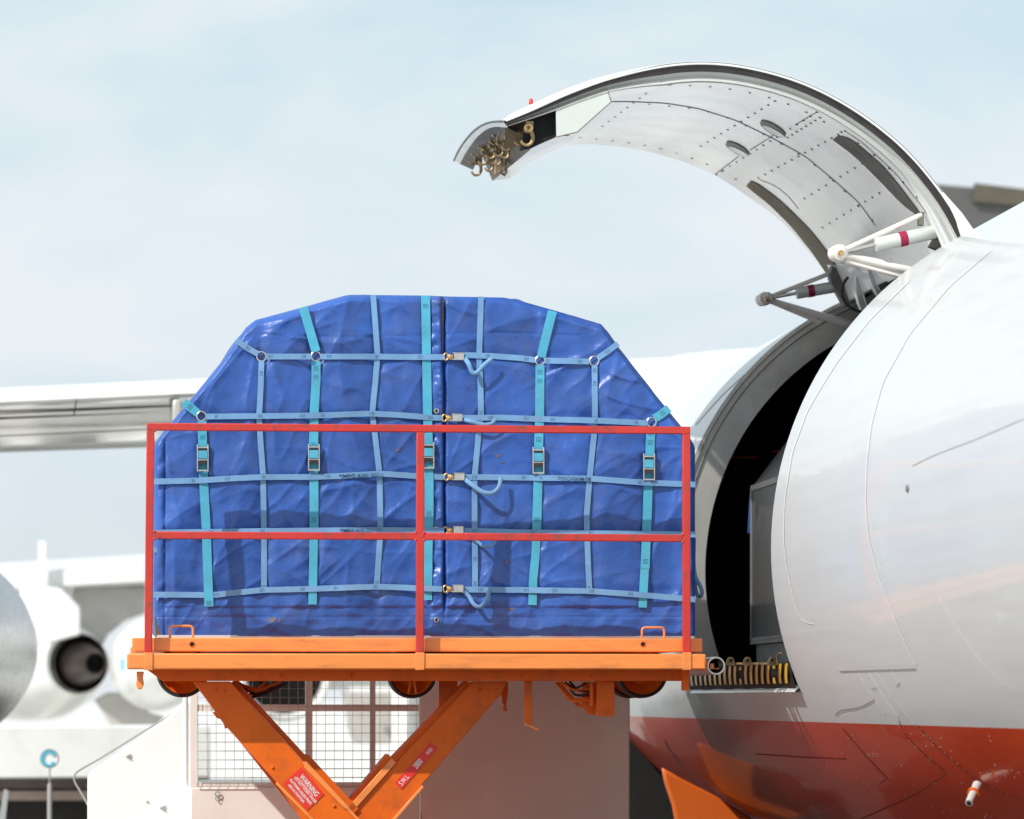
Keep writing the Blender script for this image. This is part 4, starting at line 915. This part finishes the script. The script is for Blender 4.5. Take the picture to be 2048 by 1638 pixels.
ap_ = MB(); ap_.prismpx([(292, 1338), (1372, 1338), (1366, 1362), (326, 1362), (312, 1352)], VL + .20, VL + .26); ap_.boxpx(330, 1340, 1362, 1352, VL + .5, VL + 2.3); part(SL, 'underframe', ap_, 'orange2', bevel=.003)
for x0, x1 in ((288, 306), (831, 849.5), (1365.5, 1383)):
    b = MB(); b.boxpx(x0, 1305, x1, 1340.5, VL - .006, VL + .012); part(SL, 'rail_socket', b, 'orange', bevel=.003)
GR = MB(); VR = VL + 0.0
def bar(mb, x0, y0, x1, y1, wp, v0, v1):
    t = Vector((x1 - x0, y1 - y0, 0)).normalized(); n_ = Vector((-t.y, t.x, 0)) * wp / 2
    mb.prismpx([(x0 + n_.x, y0 + n_.y), (x1 + n_.x, y1 + n_.y), (x1 - n_.x, y1 - n_.y), (x0 - n_.x, y0 - n_.y)], v0, v1)
gr0 = MB(); bar(gr0, 293.5, 853, 1381, 860.5, 14.8, VR - .0, VR + .038)
RAIL = part(SL, 'guard_rail', gr0, 'red', bevel=.004, label='red square-tube guard rail')
for x0, y0, x1, y1, wp in ((301, 860.4, 296.5, 1305, 16), (841, 863.2, 840, 1305, 15.6), (1373, 867, 1374, 1306, 15.4)):
    b = MB(); bar(b, x0, y0, x1, y1, wp, VR + .0015, VR + .0365); part(SL, 'rail_post', b, 'red', parent=RAIL, bevel=.004)
for x0, y0, x1, y1, wp in ((307.5, 1070, 833, 1072.5, 14.6), (848.5, 1072.5, 1366, 1076.5, 14.8)):
    b = MB(); bar(b, x0, y0, x1, y1, wp, VR + .003, VR + .035); part(SL, 'mid_rail', b, 'red', parent=RAIL, bevel=.004)
wd = MB()
for x, y in ((309, 861.5), (309, 1063), (309, 1078), (833, 862.5), (849, 863), (832, 1065), (832, 1080), (849, 1065.5), (849, 1080.5), (1366, 867), (1366, 1069), (1366, 1084)):
    q = P(x, y, VR + .002); wd.lathe(q, (0, -1, 0), [(-.002, .008), (.001, .006), (.003, .001)], 8, cap1=True)
part(SL, 'weld_bead', wd, 'red', parent=RAIL)
for x0, x1, yt in ((340, 386, 1252), (1284, 1328.5, 1255)):
    b = MB(); pth = smooth_poly([P(x0, 1277, VL + .12), P(x0, yt + 5, VL + .12), P(x0 + 1.5, yt + 1.5, VL + .12), P(x0 + 5, yt, VL + .12), P(x1 - 5, yt, VL + .12), P(x1 - 1.5, yt + 1.5, VL + .12), P(x1, yt + 5, VL + .12), P(x1, 1277, VL + .12)], 40, 2)
    b.tube(pth, .0065, 10); part(SL, 'grab_handle', b, 'orange')
for x in (384, 1286):
    b = MB(); b.lathe(P(x, 1288.5, VL + .069), (0, -1, 0), [(0, .0125), (.0015, .0125)], 18, cap1=True); part(SL, 'drain_hole', b, 'black')
    b = MB(); b.tube([P(x, 1288.5, VL + .068) + Vector((cos(a), 0, sin(a))) * .0128 for a in np.linspace(0, 2 * pi, 19)[:-1]], .0016, 6, closed=True); part(SL, 'hole_rim', b, 'orange2')
# wheels under the deck
def wheel(x, y, r_px, v_, spokes=False):
    k = v_ / F; c = P(x, y, v_); b = MB(); r = r_px * k
    b.lathe(c, (0, 1, 0), [(0, r * .84), (-.02, r * .86), (-.03, r * .93), (-.02, r * .99), (.02, r), (.09, r), (.12, r * .93), (.12, r * .8)], 48)
    T = part(SL, 'road_wheel', b, 'rubber')
    b = MB(); b.lathe(c, (0, 1, 0), [(-.012, r * .80), (-.02, r * .85), (-.005, r * .86)], 48); b.lathe(c, (0, 1, 0), [(0.05, .01), (.035, r * .3), (.05, r * .5), (.01, r * .8), (-.012, r * .81)], 40); part(SL, 'wheel_rim', b, 'orange2', parent=T)
    if spokes:
        b = MB(); b.tube(smooth_poly([P(x - 3, y + 6, v_ - .01), P(x - 5, y + 26, v_ - .01), P(x - 8, y + 40, v_ - .01)], 8, 1), .007, 8); b.tube(smooth_poly([P(x + 3, y + 6, v_ - .01), P(x + 6, y + 26, v_ - .01), P(x + 8, y + 40, v_ - .01)], 8, 1), .007, 8); part(SL, 'axle_fork', b, 'orange2', parent=T)
wheel(365, 1343, 52, VL + .42); wheel(824.5, 1348, 49, VL + .42, True); wheel(1284, 1345, 52, VL + .42); wheel(1262, 1345, 52, VL + 1.9)
b = MB(); b.prismpx([(273, 1343), (288, 1343), (286, 1356), (288, 1368), (284, 1378), (276, 1379), (272, 1370), (274, 1357)], VL + .1, VL + .14); part(SL, 'tow_hook', b, 'orange', bevel=.004)
# scissor arms
VA = VL + .26
armL = [(387, 1363), (461, 1363), (585, 1500), (607, 1524), (612, 1526), (705, 1622), (800, 1728), (1060, 2030), (985, 2030), (700, 1745), (601.5, 1637), (551, 1563), (551, 1556), (518, 1523)]
armR = [(1015, 1363), (945, 1363), (800, 1518), (784, 1518), (776, 1528), (693, 1622), (590, 1745), (340, 2030), (415, 2030), (690, 1750), (787, 1638), (847, 1572), (847, 1562), (1004, 1384), (1004, 1376)]
def flange(mb, poly, v0, v1, d=4):
    pass
b = MB(); b.prismpx([(387, 1363), (461, 1363), (607, 1524.5), (705, 1624), (960, 1905), (1058, 2028), (985, 2028), (880, 1915), (601, 1636), (551, 1561), (449, 1449)], VA, VA + .09)
aL_ = part(SL, 'scissor_arm', b, 'orange2', bevel=.004)
b = MB(); bar(b, 607, 1524, 1050, 1990, 5, VA - .012, VA); bar(b, 553, 1566, 980, 2000, 5, VA - .012, VA)
b.prismpx([(612, 1522), (608, 1534), (690, 1618), (700, 1616)], VA - .009, VA); part(SL, 'arm_doubler', b, 'orange', parent=aL_, bevel=.002)
b = MB(); b.prismpx([(1015, 1363), (945, 1363), (800, 1518), (700, 1625), (415, 1930), (340, 2028), (415, 2028), (500, 1932), (787, 1638), (847, 1566), (1004, 1386)], VA + .11, VA + .2)
aR_ = part(SL, 'scissor_arm', b, 'orange2', bevel=.004)
b = MB(); bar(b, 788, 1521, 700, 1620, 13, VA + .095, VA + .109); bar(b, 846, 1572, 760, 1672, 6, VA + .095, VA + .109); part(SL, 'arm_doubler', b, 'orange', parent=aR_, bevel=.002)
# rear flanges of the box arms (dark inner sides)
b = MB(); bar(b, 468, 1363, 616, 1524, 11, VA + .10, VA + .4); bar(b, 612, 1514, 712, 1622, 14, VA + .095, VA + .41); part(SL, 'arm_flange', b, 'orange2', parent=aL_)
b = MB(); bar(b, 938, 1365, 782, 1527, 12, VA + .21, VA + .4); bar(b, 783, 1514, 692, 1622, 18, VA + .205, VA + .41); part(SL, 'arm_flange', b, 'orange2', parent=aR_)
for x, y in ((430, 1380), (448, 1382), (545, 1535), (668, 1612)):
    b = MB(); b.lathe(P(x, y, VA), (0, -1, 0), [(0, .009), (.006, .008), (.008, .005)], 6, cap1=True); part(SL, 'bolt', b, 'orange2', parent=aL_)
for x, y in ((975, 1382), (958, 1380), (745, 1655)):
    b = MB(); b.lathe(P(x, y, VA + .11), (0, -1, 0), [(0, .009), (.006, .008), (.008, .005)], 6, cap1=True); part(SL, 'bolt', b, 'orange2', parent=aR_)
for x in (560, 700, 1040, 1180):
    b = MB(); b.lathe(P(x, 1352, VL + .199), (0, -1, 0), [(0, .010), (.006, .009), (.008, .005)], 6, cap1=True); part(SL, 'bolt', b, 'orange2')
b = MB(); b.prismpx([(425, 1424), (440, 1424), (452, 1440), (462, 1455), (450, 1457), (446, 1440), (434, 1436)], VA + .02, VA + .07); part(SL, 'hinge_plate', b, 'orange2')
b = MB(); b.lathe(P(699, 1682, VA - .03), (0, 1, 0), [(0, .07), (.25, .07)], 24, True, True); part(SL, 'pivot_pin', b, 'steel')
# second arm pair at the back
b = MB(); b.prismpx([(387, 1366), (461, 1366), (705, 1624), (1058, 2028), (985, 2028), (601, 1636)], VL + 2.0, VL + 2.1); b.prismpx([(1008, 1366), (945, 1366), (700, 1625), (340, 2028), (415, 2028), (787, 1638)], VL + 2.12, VL + 2.2); part(SL, 'rear_scissor_arm', b, 'orange2')
# chassis
gz = 2147
b = MB(); b.boxpx(240, 2015, 1420, 2095, VL + .1, VL + 2.4); part(SL, 'chassis', b, 'orange2', bevel=.01)
for x in (380, 1280):
    for v_ in (VL + .05, VL + 2.2):
        q = P(x, 2147, VL + .1); b = MB(); b.lathe((q.x, v_, .2), (0, 1, 0), [(0, .08), (0, .17), (.03, .2), (.17, .2), (.2, .17), (.2, .08)], 30, True, True); part(SL, 'chassis_wheel', b, 'rubber')
# labels
def label(t, name, c, lines, par, vv_):
    (x0, y0), (x1, y1), (x2, y2), (x3, y3) = c   # reading frame: top-left, top-right, bottom-right, bottom-left
    b = MB(); b.prismpx(list(c), vv_, vv_ + .002); o = part(t, name, b, 'label', parent=par)
    A, B, D = P(x0, y0, vv_ - .0012), P(x1, y1, vv_ - .0012), P(x3, y3, vv_ - .0012)
    X, Y = (B - A), (A - D)
    for s_, fx, fy, sz, sxx, bold in lines:
        text_part(t, 'lettering', s_, sz * Y.length, A + X * fx - Y * fy, X, Y, 'white', o, bold=bold, sx=sxx)
    return o
lb = label(SL, 'warning_label', [(603, 1534), (648.5, 1588), (614, 1621), (566, 1567)],
      [('WARNING', .17, .34, .30, .72, .0003), ('DO NOT WORK UNDER', .09, .53, .155, .78, .0002), ('PLATFORM UNLESS PROPS', .05, .72, .155, .72, .0003), ('ARE IN POSITION', .13, .90, .155, .78, .0002)], aL_, VA - .004)
ul = MB(); A = P(603, 1534, VA - .005); B = P(648.5, 1588, VA - .005); D_ = P(566, 1567, VA - .005)
for fy in (.385,):
    p0 = A + (B - A) * .14 + (D_ - A) * fy; p1 = A + (B - A) * .82 + (D_ - A) * fy; dd = (D_ - A) * .02
    ul.add([p0, p1, p1 + dd, p0 + dd], [(0, 1, 2, 3)])
part(SL, 'underline', ul, 'white', parent=aL_)
label(SL, 'load_label', [(789.5, 1565.5), (861, 1484), (875.5, 1497), (803, 1579)],
      [('S.W.L.', .05, .78, .74, .66, .0001), ('2800', .46, .80, .86, .62, .0003), ('KGS', .80, .70, .50, .8, .0002)], aR_, VA + .106)
# hanging bits
b = MB(); b.boxpx(1049, 1362, 1063.5, 1449, VL + .30, VL + .33); lv = part(SL, 'prop_lever', b, 'orange2', bevel=.002)
b = MB(); bar(b, 1050, 1448, 1078, 1460, 5, VL + .29, VL + .34); part(SL, 'lever_foot', b, 'orange', parent=lv, bevel=.002)
b = MB(); b.prismpx([(1004, 1364), (1016, 1364), (1016, 1385), (1013, 1408), (1005, 1408), (1002, 1385)], VL + .6, VL + .64); b.prismpx([(1008, 1406), (1012, 1406), (1015, 1422), (1006, 1422)], VL + .6, VL + .63); part(SL, 'hook_bracket', b, 'orange2')
b = MB(); b.boxpx(1194, 1362, 1229, 1432, VL + .30, VL + .36); bx_ = part(SL, 'valve_plate', b, 'orange2', bevel=.003)
b = MB(); b.prismpx([(1166, 1364), (1192, 1364), (1192, 1430), (1178, 1428), (1166, 1415)], VL + .40, VL + .44); b.rod(P(1184, 1366, VL + .34), P(1184, 1412, VL + .34), .012, 12); b.prismpx([(1110, 1364), (1120, 1364), (1160, 1408), (1170, 1410), (1168, 1416), (1154, 1412)], VL + .45, VL + .47)
b.rod(P(1212, 1421, VL + .299), P(1212, 1421, VL + .285), .008, 10); part(SL, 'valve_bracket', b, 'orange2', parent=bx_)
for k_, (x0, y0, x1, y1, sag) in enumerate(((1122, 1364, 1180, 1378, 10), (1130, 1364, 1178, 1390, 14), (1112, 1366, 1176, 1396, 20), (1134, 1368, 1180, 1384, 4), (1126, 1376, 1180, 1400, 16), (1140, 1364, 1172, 1366, 12))):
    b = MB(); b.tube(smooth_poly([P(x0, y0, VL + .37 + k_ * .01), P((x0 + x1) / 2 - 4, (y0 + y1) / 2 + sag, VL + .37), P(x1, y1, VL + .37)], 16, 2), .0065, 8); part(SL, 'hydraulic_hose', b, 'hose' if k_ % 2 else 'orange2')
for k_, (x0, y0, x1, y1, sag) in enumerate(((470, 1366, 560, 1366, 14), (480, 1370, 545, 1372, 20), (490, 1392, 560, 1364, 4), (500, 1396, 575, 1366, 3), (475, 1364, 520, 1380, 8), (520, 1364, 560, 1368, 12), (485, 1380, 530, 1366, 10))):
    b = MB(); b.tube(smooth_poly([P(x0, y0, VL + .47 + k_ * .01), P((x0 + x1) / 2, (y0 + y1) / 2 + sag, VL + .47), P(x1, y1, VL + .47)], 16, 2), .008, 8); part(SL, 'hydraulic_hose', b, 'hose' if k_ % 2 else 'orange2')
b = MB(); b.boxpx(878, 1362, 915, 1432, VL + .62, VL + .66); part(SL, 'centre_plate', b, 'orange2')
b = MB(); b.boxpx(1366, 1340, 1379, 1381, VL + .14, VL + .2); part(SL, 'end_stop', b, 'orange2', bevel=.003)
b = MB(); q = P(1432.5, 1331.5, VL + .05); b.lathe(q, (0, 1, 0), [(.01, .037), (0, .038), (0, .045), (.01, .0462), (2.2, .0462)], 36); RO = part(SL, 'end_roller', b, 'steel')
b = MB(); b.lathe(q + Vector((0, .16, 0)), (0, 1, 0), [(0, .001), (0, .038)], 24); part(SL, 'roller_core', b, 'black', parent=RO)
b = MB(); b.boxpx(1421, 1327, 1428, 1338, VL + .08, VL + .1); b.boxpx(1424, 1336.5, 1438, 1338, VL + .08, VL + .1); b.boxpx(1411, 1322, 1418, 1341, VL + .06, VL + .14); part(SL, 'roller_bracket', b, 'orange', parent=RO)

# ================================================================== WHITE SERVICE TRUCK (cage + box) behind the loader
VB = 21.6
TR = Thing('box_truck', 'pale box truck with a wire mesh cage, parked behind the scissor loader', 'truck', (P(840, 1400, VB).x, VB + 1.2, 0))
gzb = HY + CH * F / VB
b = MB(); b.boxpx(838, 1290, 1260, 1980, VB, VB + 2.2); part(TR, 'box_body', b, 'truck', bevel=.01)
b = MB(); b.boxpx(842, 1625, 843.4, 1980, VB - .002, VB); b.boxpx(877, 1300, 878.2, 1432, VB - .002, VB); part(TR, 'panel_gap', b, 'seam')
b = MB(); b.boxpx(381, 1575, 837.5, 1980, VB + .01, VB + 2.2); part(TR, 'lower_body', b, 'truck', bevel=.006)
b = MB(); b.boxpx(381, 1290, 394.5, 1575, VB + .012, VB + .05)
b.boxpx(394.5, 1409, 837.5, 1422.5, VB + .02, VB + .05); b.boxpx(611, 1290, 625, 1575, VB + .015, VB + .05); b.boxpx(740, 1290, 751, 1575, VB + .015, VB + .05); b.boxpx(394.5, 1565, 837.5, 1575, VB + .018, VB + .06); b.boxpx(394.5, 1290, 837.5, 1300, VB + .018, VB + .06)
part(TR, 'cage_frame', b, 'truck')
b = MB(); zt = P(0, 1300, VB).z
for i in range(25):
    x = 396 + i * 18.2; b.boxpx(x - .42, 1300, x + .42, 1575, VB - .002, VB + .001)
for i in range(16):
    y = 1306 + i * 17.8; b.boxpx(394.5, y - .42, 838, y + .42, VB - .005, VB - .002)
part(TR, 'wire_mesh', b, 'mesh')
b = MB(); b.tube([P(435 + 5 * cos(a), 1588 + 4.5 * sin(a), VB - .004) for a in np.linspace(0, 6, 14)], .0035, 6); b.tube([P(435 + 4 * cos(a), 1597 + 4 * sin(a), VB - .004) for a in np.linspace(1, 6, 12)], .003, 6); part(TR, 'hook', b, 'grey')
for x in (520, 1140):
    for v_ in (VB - .0, VB + 1.9):
        q = P(x, gzb, VB); b = MB(); b.lathe((q.x, v_, .4), (0, 1, 0), [(0, .1), (0, .36), (.03, .4), (.22, .4), (.25, .36), (.25, .1)], 30, True, True); part(TR, 'wheel', b, 'rubber')
# white steps unit left of the cage
VS = 22.6
SU = Thing('stair_unit', 'bright white steps unit with sloping top and thin grey handrail, left of the mesh cage', 'steps', (P(290, 1400, VS).x, VS + .8, 0))
b = MB(); b.prismpx([(175, 1980), (175, 1553), (186, 1546), (300, 1462), (396, 1388), (396, 1980)], VS, VS + 1.4); part(SU, 'side_panel', b, 'white', bevel=.01)
b = MB(); pth = smooth_poly([P(378, 1408, VS + .06), P(300, 1455, VS + .06), P(200, 1517, VS + .06), P(154, 1543, VS + .06), P(147, 1550, VS + .06), P(148, 1562, VS + .06), P(160, 1582, VS + .06), P(177, 1612, VS + .06)], 60, 2); b.tube(pth, .0062, 8); part(SU, 'handrail', b, 'grey')
b = MB(); b.tube(smooth_poly([P(371, 1380, VS - .4), P(371, 1560, VS - .4), P(371, 1578, VS - .4), P(376, 1584, VS - .4), P(388, 1585, VS - .4)], 24, 2), .017, 14); part(SU, 'tube_post', b, 'white')
for x, y, s_ in ((257, 1513, 6), (326, 1616, 7)):
    b = MB(); b.prismpx([(x - s_, y), (x + s_ * .7, y - s_ * .8), (x + s_ * .3, y), (x + s_, y + s_ * 1.1)], VS - .012, VS - .001); part(SU, 'latch', b, 'grey')
b = MB(); b.lathe(P(295, 1604, VS), (0, -1, 0), [(0, .008), (.008, .006)], 10, cap1=True); part(SU, 'bolt', b, 'grey')
for x in (215, 350):
    q = P(x, HY + CH * F / VS, VS); b = MB(); b.lathe((q.x, VS + .1, .15), (0, 1, 0), [(0, .15), (.1, .15)], 20, True, True); part(SU, 'castor', b, 'rubber')

# ================================================================== MIRROR-LIKE SIGN ON A POLE
VG = 30.0
SG = Thing('round_sign', 'round white sign with pale blue open ring arrow on a grey pole, left', 'sign', (P(100, 1518, VG).x, VG, 0))
k = VG / F; c = P(99, 1517, VG)
b = MB(); b.lathe(c, (0, -1, 0), [(0, .001), (0, 18.6 * k)], 40); b.lathe(c, (0, -1, 0), [(-.03, 18.6 * k), (0, 18.6 * k)], 40); PLt = part(SG, 'sign_face', b, 'white')
b = MB(); b.tube([c + Vector((cos(a), 0, sin(a))) * 17.6 * k for a in np.linspace(0, 2 * pi, 33)[:-1]], .006, 6, closed=True); part(SG, 'sign_rim', b, 'grey')
b = MB()
rows = [[], []]
for a in np.linspace(radians(52), radians(308), 30):
    rows[0].append(P(99 + 16 * cos(a) - 1, 1517 - 16 * sin(a), VG - .01)); rows[1].append(P(99 + 11.5 * cos(a), 1517 - 12 * sin(a), VG - .01))
b.grid(rows)
b.add([P(102, 1511.5, VG - .011), P(112, 1511.5, VG - .011), P(107, 1501, VG - .011)], [(0, 1, 2)]); b.add([P(101, 1524, VG - .011), P(112, 1524, VG - .011), P(106, 1532, VG - .011)], [(0, 1, 2)])
part(SG, 'ring_arrow', b, 'signblue', parent=PLt)
b = MB(); b.rod(P(99.5, 1536, VG), P(99.5, 1570, VG), 1.6 * k, 10); b.tube([P(99.5, 1566, VG), P(99.5, 1570, VG), Vector((c.x, VG, 0))], [3 * k, 4.8 * k, 4.8 * k], 12); part(SG, 'pole', b, 'grey')

# ================================================================== LOW WHITE TRAILER
VX = 38.0
TL = Thing('service_trailer', 'long low white trailer with brown chassis behind the round sign', 'trailer', (P(60, 1500, VX).x, VX + 1, 0))
b = MB(); b.boxpx(-260, 1452, 420, 1556, VX, VX + 2.2); part(TL, 'body', b, 'white', bevel=.02)
b = MB(); b.boxpx(-260, 1557, 420, 1577, VX + .1, VX + 2); b.boxpx(-260, 1583, 420, 1600, VX + .05, VX + 2); part(TL, 'chassis', b, 'chassis')
b = MB(); b.boxpx(-260, 1577, 420, 1583, VX + .3, VX + 2); b.boxpx(-260, 1600, 420, 1700, VX + .5, VX + 2); part(TL, 'underbody', b, 'chassis2')
for x in (-150, 320):
    q = P(x, 1640, VX); b = MB(); b.lathe((q.x, VX + .05, .42), (0, 1, 0), [(0, .1), (0, .38), (.03, .42), (.25, .42)], 30, True, True); part(TL, 'wheel', b, 'rubber')
HB = Thing('leaning_board', 'pale blue leaning board at the lower left edge', 'board', (P(5, 1638, 31).x, 31, 0))
b = MB(); b.prismpx([(-14, 1700), (8, 1578), (17, 1582), (4, 1700)], 31.0, 31.04); b.prismpx([(-6, 1900), (0, 1640), (4, 1640), (0, 1900)], 31.06, 31.1); part(HB, 'board', b, 'white')

# ================================================================== SECOND AIRCRAFT (wing, four engines) in the distance
VQ = 58.0
Q = Thing('distant_airliner', 'out of focus white airliner with a row of engines under its wing at left', 'aircraft', (P(600, 1400, VQ).x, VQ + 3, 0))
b = MB(); xs = list(np.linspace(-300, 1150, 12)); ty2 = lambda x: 1141 - x * .06
rw = [[P(x, ty2(x) + 44, VQ - 1.6) for x in xs], [P(x, ty2(x) + 38, VQ - 1.8) for x in xs], [P(x, ty2(x) + 6, VQ - 1.8) for x in xs], [P(x, ty2(x), VQ - 1.5) for x in xs], [P(x, ty2(x), VQ - 1.5) + Vector((0, 5, .3)) for x in xs]]
b.grid(rw); part(Q, 'wing', b, 'white', smooth=60)
b = MB(); b.grid([[P(x, ty2(x) + 45, VQ - 1.5) for x in xs], [P(x, ty2(x) + 62, VQ + 3.5) for x in xs]], True); part(Q, 'wing_underside', b, 'pylon')
b = MB(); b.boxpx(77, 1082, 91, 1165, VQ - 2, VQ - 1.9); b.boxpx(97, 1160, 108, 1212, VQ - 1.9, VQ - 1.85); part(Q, 'flap_track', b, 'white')
def engine(x, y, R_, v_, yaw, kind, x2=0, y2=0, r2=0):
    k = v_ / F; c = P(x, y, v_); d = Vector((yaw, 1, 0)).normalized(); b = MB()
    if kind == 'dome':
        b.lathe(c, d, [(-2.3, .001), (-2.28, R_ * .12 * k), (-2.15, R_ * .36 * k), (-1.8, R_ * .6 * k), (-1.2, R_ * .8 * k), (-.4, R_ * .95 * k), (.6, R_ * k), (2.0, R_ * .98 * k), (2.8, R_ * .8 * k)], 56)
        return part(Q, 'engine', b, 'white', smooth=60)
    if kind == 'exhaust':
        b.lathe(c, d, [(-2.0, r2 * k), (-1.9, r2 * k * 1.06), (-1.0, R_ * .82 * k), (-.2, R_ * .97 * k), (.8, R_ * k), (2.0, R_ * .98 * k), (2.8, R_ * .8 * k)], 56)
        E = part(Q, 'engine', b, 'white', smooth=60)
        b = MB(); b.lathe(c, d, [(-1.9, r2 * k * .99), (-2.15, r2 * k * .93), (-2.0, r2 * .8 * k), (-2.1, r2 * .76 * k), (-2.9, r2 * .40 * k), (-2.9, r2 * .34 * k), (-2.4, r2 * .3 * k)], 48); part(Q, 'exhaust_cone', b, 'exhaust', parent=E, smooth=60)
        b = MB(); b.lathe(c, d, [(-2.6, .001), (-2.7, r2 * .33 * k)], 30); part(Q, 'exhaust_opening', b, 'black', parent=E)
    else:
        b.lathe(c, d, [(-.6, R_ * .80 * k), (-1.15, R_ * .84 * k), (-1.25, R_ * .9 * k), (-1.1, R_ * .95 * k), (0, R_ * k), (1.5, R_ * k), (3.0, R_ * .7 * k)], 56)
        E = part(Q, 'engine', b, 'white', smooth=60)
        b = MB(); b.lathe(c, d, [(-.5, .001), (-.6, R_ * .83 * k)], 40); part(Q, 'fan_opening', b, 'black' if kind == 'dark' else 'pylon', parent=E)
    return E
engine(84, 1330, 112, VQ, -.30, 'exhaust', r2=58)
b = MB(); b.prismpx([(140, 1205), (150, 1172), (292, 1172), (292, 1225), (250, 1240), (215, 1270), (200, 1300), (150, 1290)], VQ - 1.2, VQ - .7); part(Q, 'pylon', b, 'pylon', bevel=.03)
b = MB(); b.prismpx([(40, 1168), (120, 1176), (160, 1215), (160, 1270), (40, 1300)], VQ - 2.6, VQ - 2.2); part(Q, 'pylon', b, 'white', bevel=.03)
E = engine(318, 1325, 97, VQ - 5, -.02, 'dome')
b = MB(); b.prismpx([(242, 1318), (248, 1316), (248, 1340), (242, 1342)], VQ - 6.9, VQ - 6.85); part(Q, 'engine_mark', b, 'signblue')
b = MB(); b.prismpx([(188, 1400), (215, 1385), (262, 1385), (300, 1425), (345, 1438), (340, 1470), (300, 1490), (252, 1480), (215, 1440)], VQ - 2.0, VQ - 1.9); part(Q, 'cowl_door', b, 'pylon', bevel=.02)
engine(565, 1352, 92, VQ, .0, 'dark')
engine(-420, 1330, 110, VQ, .0, 'dark')
b = MB(); b.boxpx(700, 1374, 900, 1384, VQ - 3, VQ - 2.9); b.prismpx([(640, 1378), (900, 1378), (900, 1300), (640, 1300)], VQ - .4, VQ); part(Q, 'wing_fairing', b, 'white')
b = MB(); b.prismpx([(685, 1383), (900, 1383), (900, 1487), (708, 1487), (697, 1455), (695, 1430)], VQ - 2.5, VQ - 2.2); part(Q, 'flap_panel', b, 'pylon')
b = MB(); b.lathe(P(1050, 1250, VQ + 3), (0, 1, 0), [(-14, 200 * VQ / F), (14, 200 * VQ / F)], 48, True, True); part(Q, 'fuselage', b, 'white')

# ================================================================== TAILPLANE top right
VY = 62.0
TA = Thing('parked_jet', 'dark grey tailplane of a jet parked behind the open cargo door', 'aircraft', (P(2080, 1400, VY).x, VY + 3, 0))
b = MB()
b.prismpx([(1862, 366), (1900, 370), (1949, 374), (2300, 394), (2300, 520), (1990, 520), (1840, 500)], VY, VY + .3); part(TA, 'tailplane', b, 'tail', bevel=.04)
b = MB(); b.prismpx([(1950, 366), (2048, 378), (2300, 398), (2300, 428), (2048, 412), (1946, 402)], VY - .12, VY - .02); part(TA, 'elevator', b, 'tail2')
b = MB(); b.prismpx([(2290, 1300), (2290, 372), (2340, 372), (2600, 1300)], VY + .1, VY + .5); part(TA, 'fin', b, 'white')
b = MB(); b.lathe(P(2450, 1290, VY), (0, 1, 0), [(-4, .4), (0, 1.4), (6, 1.8), (25, 1.8)], 40, True, True); part(TA, 'fuselage', b, 'white')
